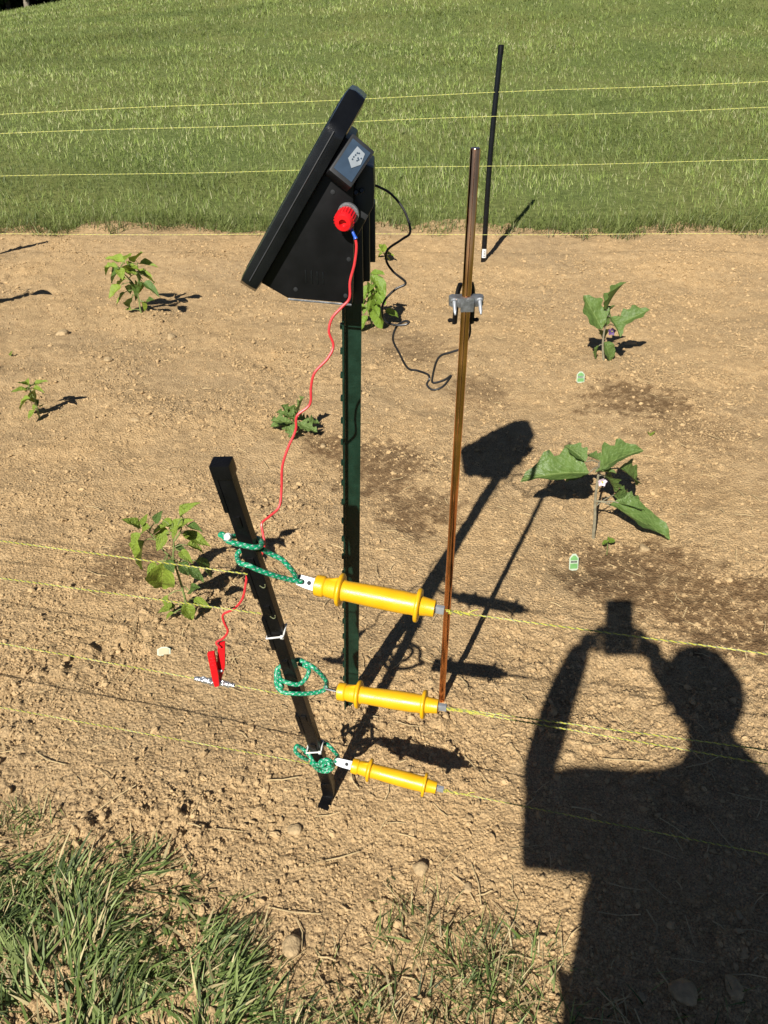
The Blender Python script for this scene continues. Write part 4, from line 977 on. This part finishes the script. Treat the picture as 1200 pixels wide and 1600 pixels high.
rope([[pf(*z3(290, 168), .02), pf(*z3(330, 188), .01), pf(*z3(370, 212), .0), pf(*z3(405, 245), 0), pf(*z3(434, 285), -.002), T2 + Vector((0, 0, 0)), pf(*z3(436, 318), -.004), pf(*z3(400, 336), -.008), pf(*z3(330, 346), -.018), pf(*z3(260, 345), FR), pf(*z3(205, 337), FR * .8), pf(*z3(176, 305), -.008), pf(*z3(172, 260), .004), pf(*z3(180, 215), .018), pf(*z3(240, 180), BK), pf(*z3(290, 168), .022)],
      [pf(*z3(186, 230), .012), pf(*z3(195, 270), -.012), pf(*z3(235, 290), FR), pf(*z3(285, 298), FR), pf(*z3(320, 275), -.014), pf(*z3(342, 232), .002), pf(*z3(330, 205), .016), pf(*z3(290, 190), BK)]],
     'green flecked rope looped round the post behind the middle handle', [(pf(*z3(188, 300), -.016), (1, 0, .3), .0045)])
rope([[pf(*z3(335, 690), .0), pf(*z3(300, 672), -.004), pf(*z3(272, 645), .0), pf(*z3(280, 618), .006), pf(*z3(310, 632), .01), pf(*z3(345, 668), -.012), pf(*z3(370, 705), FR), pf(*z3(410, 725), FR), pf(*z3(450, 722), -.016), pf(*z3(490, 706), -.006), T3, pf(*z3(492, 672), .002), pf(*z3(468, 640), .006), pf(*z3(440, 612), .014), pf(*z3(400, 600), BK), pf(*z3(350, 620), BK), pf(*z3(320, 660), .016)],
      [pf(*z3(355, 705), FR), pf(*z3(395, 745), FR), pf(*z3(440, 750), FR), pf(*z3(468, 725), -.02), pf(*z3(450, 692), FR), pf(*z3(410, 695), FR), pf(*z3(390, 720), FR)]],
     'green knotted rope tying the lowest handle to the foot of the post', [(pf(*z3(430, 718), -.026), (.3, -1, .4), .0075), (pf(*z3(445, 712), -.028), (1, -.2, .6), .0055)])

# ------------------------------------------------------------------ red wire, foil and clip
A3, B3, _ = LW[2]; d3 = (B3 - A3).normalized()
def on_w3(px):
    b_ = min([A3.lerp(B3, i / 400) for i in range(401)], key=lambda p: abs(600 + F * p.x / (p.y * CP - (p.z - CH) * SP) - px)); return b_
cp_ = on_w3(338); yc = cp_.y
rw = [(554, 368, 1.201), (557, 385, 1.200), (554, 412, 1.199), (547, 440, 1.197), (546, 466, 1.193), (534, 480, 1.191), (519, 497, 1.188), (514, 518, 1.184), (521, 540, 1.182), (512, 560, 1.174), (492, 582, 1.166), (486, 605, 1.162), (484, 632, 1.157), (464, 650, 1.151), (462, 672, 1.147), (450, 700, 1.139), (441, 730, 1.131), (440, 765, 1.124), (436, 792, 1.112), (421, 807, 1.100), (409, 818, 1.089), (411, 834, 1.081), (413, 852, 1.073),
      (406, 872, 1.069), (388, 893, 1.066), (384, 912, yc + .005), (379, 935, yc), (366, 951, yc), (349, 960, yc), (350, 972, yc), (356, 986, yc), (349, 997, yc), (338, 1004, yc - .002), (344, 1012, yc - .004)]
wire('lead_wire', rw, .0021, 'red_wire', 'red insulated wire hanging from the charger knob down to the red clip', 'wire')
fA, fB = on_w3(305), on_w3(367); P = [fA.lerp(fB, i / 14) for i in range(15)]
fm = MB(); fm.tube(P, [.002 + .0048 * math.sin(math.pi * min(max(i / 14, .03), .97)) ** .4 * (1 + .25 * math.sin(i * 2.3)) for i in range(15)], 9)
for v in fm.v: v += Vector((random.uniform(-1, 1), random.uniform(-1, 1), random.uniform(-1, 1))) * .0011
tag(fm.build('foil_wrap', 'foil', org=fA, smooth=False), 'crumpled silver foil wrapped round the third string', 'foil')
clip = root('alligator_clip', cp_, 'red alligator clip gripping the foil on the third string', 'clip')
def jaw(pts, y0, th, name):
    P = [at(a, b, y0) for a, b in pts]; c0 = P[0]
    return MB().prism([(p.x - c0.x, p.z - c0.z) for p in P], Vector((c0.x, y0 - th / 2, c0.z)), XA, ZA, VY, th, .0022).build(name, 'red', clip)
j1 = jaw([(341, 1004), (352, 1003), (352, 1040), (346, 1062), (340, 1066), (339, 1040)], yc + .005, .008, 'jaw')
j2 = jaw([(324, 1020), (335, 1018), (342, 1054), (343, 1070), (336, 1072), (332, 1060)], yc - .008, .008, 'jaw')
for i in range(4):
    c = at(330 + i * .9, 1025 + i * 5, yc - .0125); MB().box(c, .008, .0018, .0014, None, .0004).build('ridge', 'red', j2)
MB().lathe([(0, .0028), (.02, .0028)], at(339, 1048, yc) - Vector((.01, 0, 0)), (1, 0, 0), 10).build('pivot', 'steel', clip)

# ------------------------------------------------------------------ rear fence
RY = 5.72
def rear_post(px0, py0, px1, py1, Y1, label, sticker=False, h=None):
    b = grt(px0, py0); t_ = at(px1, py1, Y1); r_ = root('fence_pole', b, label, 'pole', 'black poles of the rear fence')
    mid = b.lerp(t_, .5) + Vector((-.012, 0, 0)); d = (t_ - b).normalized()
    P = smooth_path([b - d * .25, b, mid, t_], 8)
    MB().tube(P, .0185, 14).build('pipe', 'black_plastic', r_)
    MB().lathe([(0, .0196), (.05, .0196), (.054, .015)], t_ - d * .05, d, 14).build('cap', 'black_matte', r_)
    if sticker:
        c = b + d * .035; mb = MB()
        R = Matrix((Vector((1, 0, 0)), Vector((0, 1, 0)), Vector((0, 0, 1)))).transposed()
        V = []; 
        for j in (0, 1):
            for i in range(7):
                a_ = -math.pi / 2 + (i - 3) * .30; V.append(c + Vector((math.cos(a_) * .0193, math.sin(a_) * .0193, j * .062)) + d * 0)
        st_ = mb.add(V, [(i, i + 1, i + 8, i + 7) for i in range(6)]).build('sticker', 'white', r_)
        mk = MB()
        for i in range(4): mk.box(c + Vector((0, -.0196, .012 + i * .011)), .012 - .003 * (i % 2), .0006, .004)
        mk.build('print', 'grey_plastic', st_)
    return b, t_
b, t_ = rear_post(755, 411, 783, 71, 5.80, 'black rear fence pole with a white sticker at its foot, behind the copper rod', True)
rear_post(-20, 398, -22, 318, 5.75, 'black rear fence pole just beyond the left edge of the picture')
for i, (yl, yr, lb) in enumerate([(178, 127, 'topmost yellow string of the rear fence against the lawn'), (209, 168, 'second yellow string of the rear fence against the lawn'), (276, 250, 'third yellow string of the rear fence against the lawn'), (366, 366, 'lowest yellow string of the rear fence along the lawn edge')]):
    Y_ = b.y + (t_.y - b.y) * (1 - i * .28) - .022
    A, B = at(0, yl, Y_), at(1200, yr, Y_); d = (B - A).normalized(); A2 = A - d * 2.2; B2 = B + d * 2.2
    P = [A2.lerp(B2, j / 60) + Vector((0, 0, .004 * math.sin(j * .4 + i))) for j in range(61)]
    r_ = MB().tube(P, .0015, 6).build('polywire', 'polywire', org=A2); tag(r_, lb, 'string', 'rear fence strings')
    # tie on the pole
    s_ = min(P, key=lambda p: abs(p.x - (b.x + (t_.x - b.x) * ((p.z - b.z) / (t_.z - b.z)))))
for x, lb in ((-5.35, 'black rear fence pole far beyond the left edge'), (5.35, 'black rear fence pole far beyond the right edge')):
    end_stake(x, 5.74, 1.4, lb, 'black poles of the rear fence', .0185)

# ------------------------------------------------------------------ trees beyond the lawn crest
def crown_mesh(name, seed, n_=7000, R=3.6, H=7.5):
    g_ = np.random.default_rng(seed); cs = g_.normal(0, 1, (34, 3)); cs /= np.linalg.norm(cs, axis=1)[:, None]
    cs = cs * g_.uniform(.35, 1, (34, 1)) * np.array([R, R, H * .45]) + np.array([0, 0, H * .55])
    which = g_.integers(0, 34, n_); off = g_.normal(0, 1, (n_, 3)); off /= np.linalg.norm(off, axis=1)[:, None]
    c = cs[which] + off * g_.uniform(.5, 1.05, (n_, 1)) * g_.uniform(.7, 1.5, 34)[which][:, None] * np.array([1.0, 1.0, .7])
    a_ = g_.normal(0, 1, (n_, 3)); a_ /= np.linalg.norm(a_, axis=1)[:, None]; b_ = np.cross(a_, g_.normal(0, 1, (n_, 3))); b_ /= np.linalg.norm(b_, axis=1)[:, None]
    s_ = g_.uniform(.10, .22, (n_, 1))
    V = np.stack([c - a_ * s_, c + b_ * s_ * .55, c + a_ * s_, c - b_ * s_ * .55], 1).reshape(-1, 3)
    o = np_mesh(name, V, np.arange(len(V)).reshape(-1, 4), 'tree_leaf'); me = o.data; bpy.data.objects.remove(o); return me
crowns = [crown_mesh('crown', 3), crown_mesh('crown', 8)]; thicket = crown_mesh('crown', 21, 9000, 3.6, 4.6)
labels = ['leftmost tree of the front row at the far top left corner', 'second tree from the left in the front row beyond the lawn crest', 'third tree from the left in the front row, with a pale trunk', 'rightmost tree of the front row at the top left',
          'dark tree behind the row, farthest left', 'dark tree behind the row, in the gap between the first two trunks', 'dark tree behind the row, in the gap between the middle trunks', 'dark tree behind the row, right of the last trunk', 'low dark shrub-like tree at the very back, left', 'low dark shrub-like tree at the very back, right', 'low bushy tree beyond the left edge of the picture']
for i, (px, dist, s_) in enumerate([(14, 60, .9), (44, 57, 1.0), (84, 60, .85), (150, 64, .95), (0, 66, 1.1), (55, 67, 1.1), (115, 68, 1.15), (185, 71, 1.1), (25, 73, 1.4), (90, 74, 1.4), (-70, 58, 1.0)]):
    d = ray(px, 20); x, y = d[0] / d[1] * dist, dist; z = float(terrain(x, y)); r_ = root('tree', (x, y, z), labels[i], 'tree', 'trees beyond the lawn')
    mb = MB(); top = Vector((x + .3, y, z + 5 * s_))
    mb.tube(smooth_path([(x, y, z - .3), (x + .05, y, z + 1.2), (x - .1, y, z + 3 * s_), top], 4), [.2 * s_ * (1 - .05 * k) for k in range(13)], 9)
    for k in range(5):
        a_ = k * 1.3 + i; q = Vector((x, y, z + (1.5 + .5 * k) * s_)); mb.tube(smooth_path([q, q + Vector((math.cos(a_), math.sin(a_), .8)), q + Vector((2.1 * math.cos(a_), 2.1 * math.sin(a_), 1.7))], 3), [.08, .075, .07, .06, .05, .04, .03], 6)
    mb.build('trunk', 'bark', r_)
    c = bpy.data.objects.new('crown', crowns[i % 2] if i < 4 else thicket); COL.objects.link(c); c.parent = r_; c.location = (0, 0, -1.1 * s_ if i > 3 else -.5); c.rotation_euler = (0, 0, i * 1.1); c.scale = (s_, s_, s_)

# ------------------------------------------------------------------ photographer (behind the lens, throws the shadow) and phone
def skin_obj(name, verts, edges, m, parent=None, sub=2, org=(0, 0, 0)):
    me = bpy.data.meshes.new(name); me.from_pydata([tuple(Vector(v[0]) - Vector(org)) for v in verts], edges, []); o = bpy.data.objects.new(name, me); COL.objects.link(o)
    md = o.modifiers.new('skin', 'SKIN'); md.use_smooth_shade = True
    for i, v in enumerate(verts):
        rr = v[1] if isinstance(v[1], tuple) else (v[1], v[1]); me.skin_vertices[0].data[i].radius = rr
        me.skin_vertices[0].data[i].use_root = (i == 0)
    s_ = o.modifiers.new('sub', 'SUBSURF'); s_.levels = sub; s_.render_levels = sub
    me.materials.append(M[m]); ORG[o] = Vector(org)
    if parent: o.parent = parent
    else: o.location = org
    return o
def sunpt(px, py, Y):                                  # point at depth Y whose shadow falls on that pixel
    q = gr(px, py); return q - SUN * ((q.y - Y) / SUN.y)
PX = 0.10                                              # body centre line
OFF = Vector((.0175, 0, -.056)); off = lambda L: [(Vector(v[0]) + (OFF if v[0][2] > .3 else Vector()), v[1]) for v in L]
org = Vector((PX, -.45, 0)); pz = float(terrain(PX, -.45))
bv = [((PX + .02, -.44, .86), (.15, .10)),               # 0 pelvis
      ((PX + .02, -.43, 1.02), (.135, .095)), ((PX + .01, -.41, 1.16), (.15, .10)), ((PX + .01, -.39, 1.27), (.09, .07)),   # 1-3 waist, chest, base of neck
      ((PX + .01, -.36, 1.33), .052), ((PX - .002, -.33, 1.375), .062), ((PX - .004, -.315, 1.44), (.086, .098)), ((PX - .004, -.315, 1.508), (.060, .072)),  # 4-7 neck, jaw, skull, crown
      ((PX - .13, -.37, 1.215), .062), ((-.235, -.25, 1.15), .044), ((-.185, -.135, 1.27), .041), ((-.127, -.045, 1.365), .031),  # 8-11 left shoulder, elbow, forearm, wrist
      ((PX + .17, -.38, 1.22), .062), ((PX + .20, -.27, 1.10), .044), ((.165, -.16, 1.215), .042), ((.060, -.045, 1.325), .031),   # 12-15 right arm
      ((PX - .09, -.44, .80), .088), ((PX - .10, -.42, .46), .058), ((PX - .10, -.46, .10), .040), ((PX - .10, -.40, .045), .040), ((PX - .11, -.30, .03), .030),   # 16-20 left leg
      ((PX + .13, -.44, .80), .088), ((PX + .14, -.42, .46), .058), ((PX + .14, -.46, .10), .040), ((PX + .14, -.40, .045), .040), ((PX + .15, -.30, .03), .030)]
be = [(0, 1), (1, 2), (2, 3), (3, 4), (4, 5), (5, 6), (6, 7), (2, 8), (8, 9), (9, 10), (10, 11), (2, 12), (12, 13), (13, 14), (14, 15), (0, 16), (16, 17), (17, 18), (18, 19), (19, 20), (0, 21), (21, 22), (22, 23), (23, 24), (24, 25)]
person = skin_obj('person', off(bv), be, 'skin', org=org)
tag(person, 'photographer in loose t-shirt holding up a phone, seen only as the shadow at right', 'person')
sh = MB()
def loft(rings, n_=28):
    V = []; Fc = []
    for cx, cy, z, hw, hd in rings:
        for k_ in range(n_):
            a_ = 2 * math.pi * k_ / n_; ca_, sa_ = math.cos(a_), math.sin(a_); w_ = 1 + .03 * math.sin(5 * a_ + z * 20)
            V.append((cx + hw * w_ * math.copysign(abs(ca_) ** .8, ca_), cy + hd * w_ * math.copysign(abs(sa_) ** .8, sa_), z))
    for i in range(len(rings) - 1):
        for k_ in range(n_):
            k2 = (k_ + 1) % n_; Fc.append((i * n_ + k_, i * n_ + k2, (i + 1) * n_ + k2, (i + 1) * n_ + k_))
    sh.add(V, Fc)
loft([(PX + .03, -.42, .76, .262, .14), (PX + .028, -.42, .90, .262, .14), (PX + .02, -.415, 1.02, .260, .14), (PX + .015, -.40, 1.12, .236, .13), (PX + .012, -.39, 1.19, .20, .11), (PX + .012, -.385, 1.235, .15, .085), (PX + .012, -.38, 1.265, .085, .065), (PX + .012, -.372, 1.285, .07, .06)])
for pts, rr in ((((PX - .06, -.385, 1.155), (-.10, -.335, 1.145), (-.17, -.285, 1.105), (-.230, -.250, 1.066)), (.085, .083, .076, .066)), (((PX + .12, -.385, 1.14), (PX + .18, -.35, 1.13), (PX + .21, -.30, 1.10)), (.085, .092, .092))):
    P = [Vector(p) for p in pts]; n_ = 20; V = []
    for p, r0 in zip(P, rr):
        dx = Vector((0, .55, 0)) + Vector((.3, 0, 0)); dx.normalize()
        for k_ in range(n_):
            a_ = 2 * math.pi * k_ / n_; V.append(p + Vector((.015 * math.cos(a_) - .02 * math.sin(a_), math.cos(a_) * r0 * .75, math.sin(a_) * r0 * (1 + .05 * math.sin(3 * a_ + p.x * 60)))))
    sh.add(V, [(i * n_ + k_, i * n_ + (k_ + 1) % n_, (i + 1) * n_ + (k_ + 1) % n_, (i + 1) * n_ + k_) for i in range(len(P) - 1) for k_ in range(n_)])
for v in sh.v: v += OFF
sh.build('shirt', 'shirt', person)
skin_obj('trousers', off([((PX + .02, -.44, .86), (.23, .13)), ((PX - .10, -.44, .74), (.135, .13)), ((PX - .10, -.42, .46), .082), ((PX - .10, -.45, .09), .072), ((PX + .13, -.44, .76), (.115, .12)), ((PX + .14, -.42, .46), .082), ((PX + .14, -.45, .09), .072)]),
         [(0, 1), (1, 2), (2, 3), (0, 4), (4, 5), (5, 6)], 'trousers', person, org=org)
hm = MB(); hc = OFF + Vector((PX - .005, -.325, 1.445)); bm = bmesh.new(); bmesh.ops.create_icosphere(bm, subdivisions=4, radius=1)
for v in list(bm.verts):
    c = v.co; v.co = Vector((c.x * .094, c.y * .108, c.z * .104)) * (1 + .03 * math.sin(14 * c.x + 3 * c.z) * math.sin(11 * c.z + 4 * c.y) + random.uniform(-.02, .035))
bmesh.ops.delete(bm, geom=[v for v in bm.verts if v.co.z < .02 and v.co.y > -.01 or v.co.z < -.06], context='VERTS')
hm._bm(bm, hc); hm.build('hair', 'hair', person)
fc = OFF + Vector((PX - .004, -.225, 1.43))
for s_ in (-1, 1):
    MB().lathe([(-.009, .004), (-.004, .010), (0, .0118), (.005, .009), (.008, .003)], fc + Vector((.032 * s_, -.006, .012)), (0, 1, -.2), 12).build('eye', 'eye', person)
    e_ = MB(); e_.lathe([(-.006, .012), (0, .026), (.006, .022), (.008, .010)], hc + Vector((.088 * s_, .005, -.03)), (s_, .3, 0), 12); e_.build('ear', 'skin', person)
MB().tube(smooth_path([fc + Vector((0, -.006, .02)), fc + Vector((0, .012, -.005)), fc + Vector((0, .018, -.02)), fc + Vector((0, -.002, -.028))], 4), [.007 + .0006 * i for i in range(13)], 8).build('nose', 'skin', person)
MB().tube(smooth_path([fc + Vector((-.024, -.014, -.052)), fc + Vector((0, -.002, -.05)), fc + Vector((.024, -.014, -.052))], 4), .005, 8).build('mouth', 'red', person)
# phone: just behind the lens, screen towards the person
fw, upv, rt = Vector((0, CP, -SP)), Vector((0, SP, CP)), Vector((1, 0, 0))
pc = Vector(CAM) - fw * .012 - rt * .017 - upv * .040
ph_ = root('phone', pc, 'dark phone held up in both hands, seen only as a rectangular shadow', 'phone')
Rr = Matrix((rt, upv, -fw)).transposed()
MB().box(pc, .082, .156, .009, Rr, .0035).build('case', 'black_matte', ph_)
MB().box(pc - fw * .0050, .074, .146, .0008, Rr).build('screen', 'lcd', ph_)
MB().lathe([(0, .008), (.0015, .008), (.002, .006)], pc + fw * .0042 + rt * .017 + upv * .040, fw, 16).build('lens', 'panel_glass', ph_)
def hand(side, wrist):
    s_ = -1 if side == 'l' else 1
    edge = pc + rt * (.041 * s_) - upv * (.036 if s_ < 0 else .046); pal = edge + rt * .030 * s_ - fw * .012 - upv * .002
    skin_obj('hand', [(Vector(wrist), .028), (Vector(wrist).lerp(pal, .55) + rt * s_ * .006, (.036, .026)), (pal, (.042, .024))], [(0, 1), (1, 2)], 'skin', person, 2, org)
    for i, (ln, o_) in enumerate([(.060, .030), (.068, .012), (.062, -.007), (.050, -.025)]):     # four fingers across the back
        k0 = pal + upv * o_ + fw * .004; k1 = edge + upv * o_ + rt * .006 * s_ + fw * .012; k2 = k1 - rt * s_ * ln * .4 + fw * .004; k3 = k1 - rt * s_ * ln * .72 + fw * .001
        skin_obj('finger', [(k0, .0095), (k1, .0088), (k2, .0080), (k3, .0065)], [(0, 1), (1, 2), (2, 3)], 'skin', person, 2, org)
    t0 = pal - fw * .008 + upv * .012; t1 = t0 - rt * s_ * .020 + upv * .022 - fw * .006; t2 = t1 - rt * s_ * .024 + upv * .014 + fw * .004
    skin_obj('thumb', [(t0, .012), (t1, .0098), (t2, .0078)], [(0, 1), (1, 2)], 'skin', person, 2, org)
hand('l', OFF + Vector((-.127, -.045, 1.365))); hand('r', OFF + Vector((.060, -.045, 1.325)))
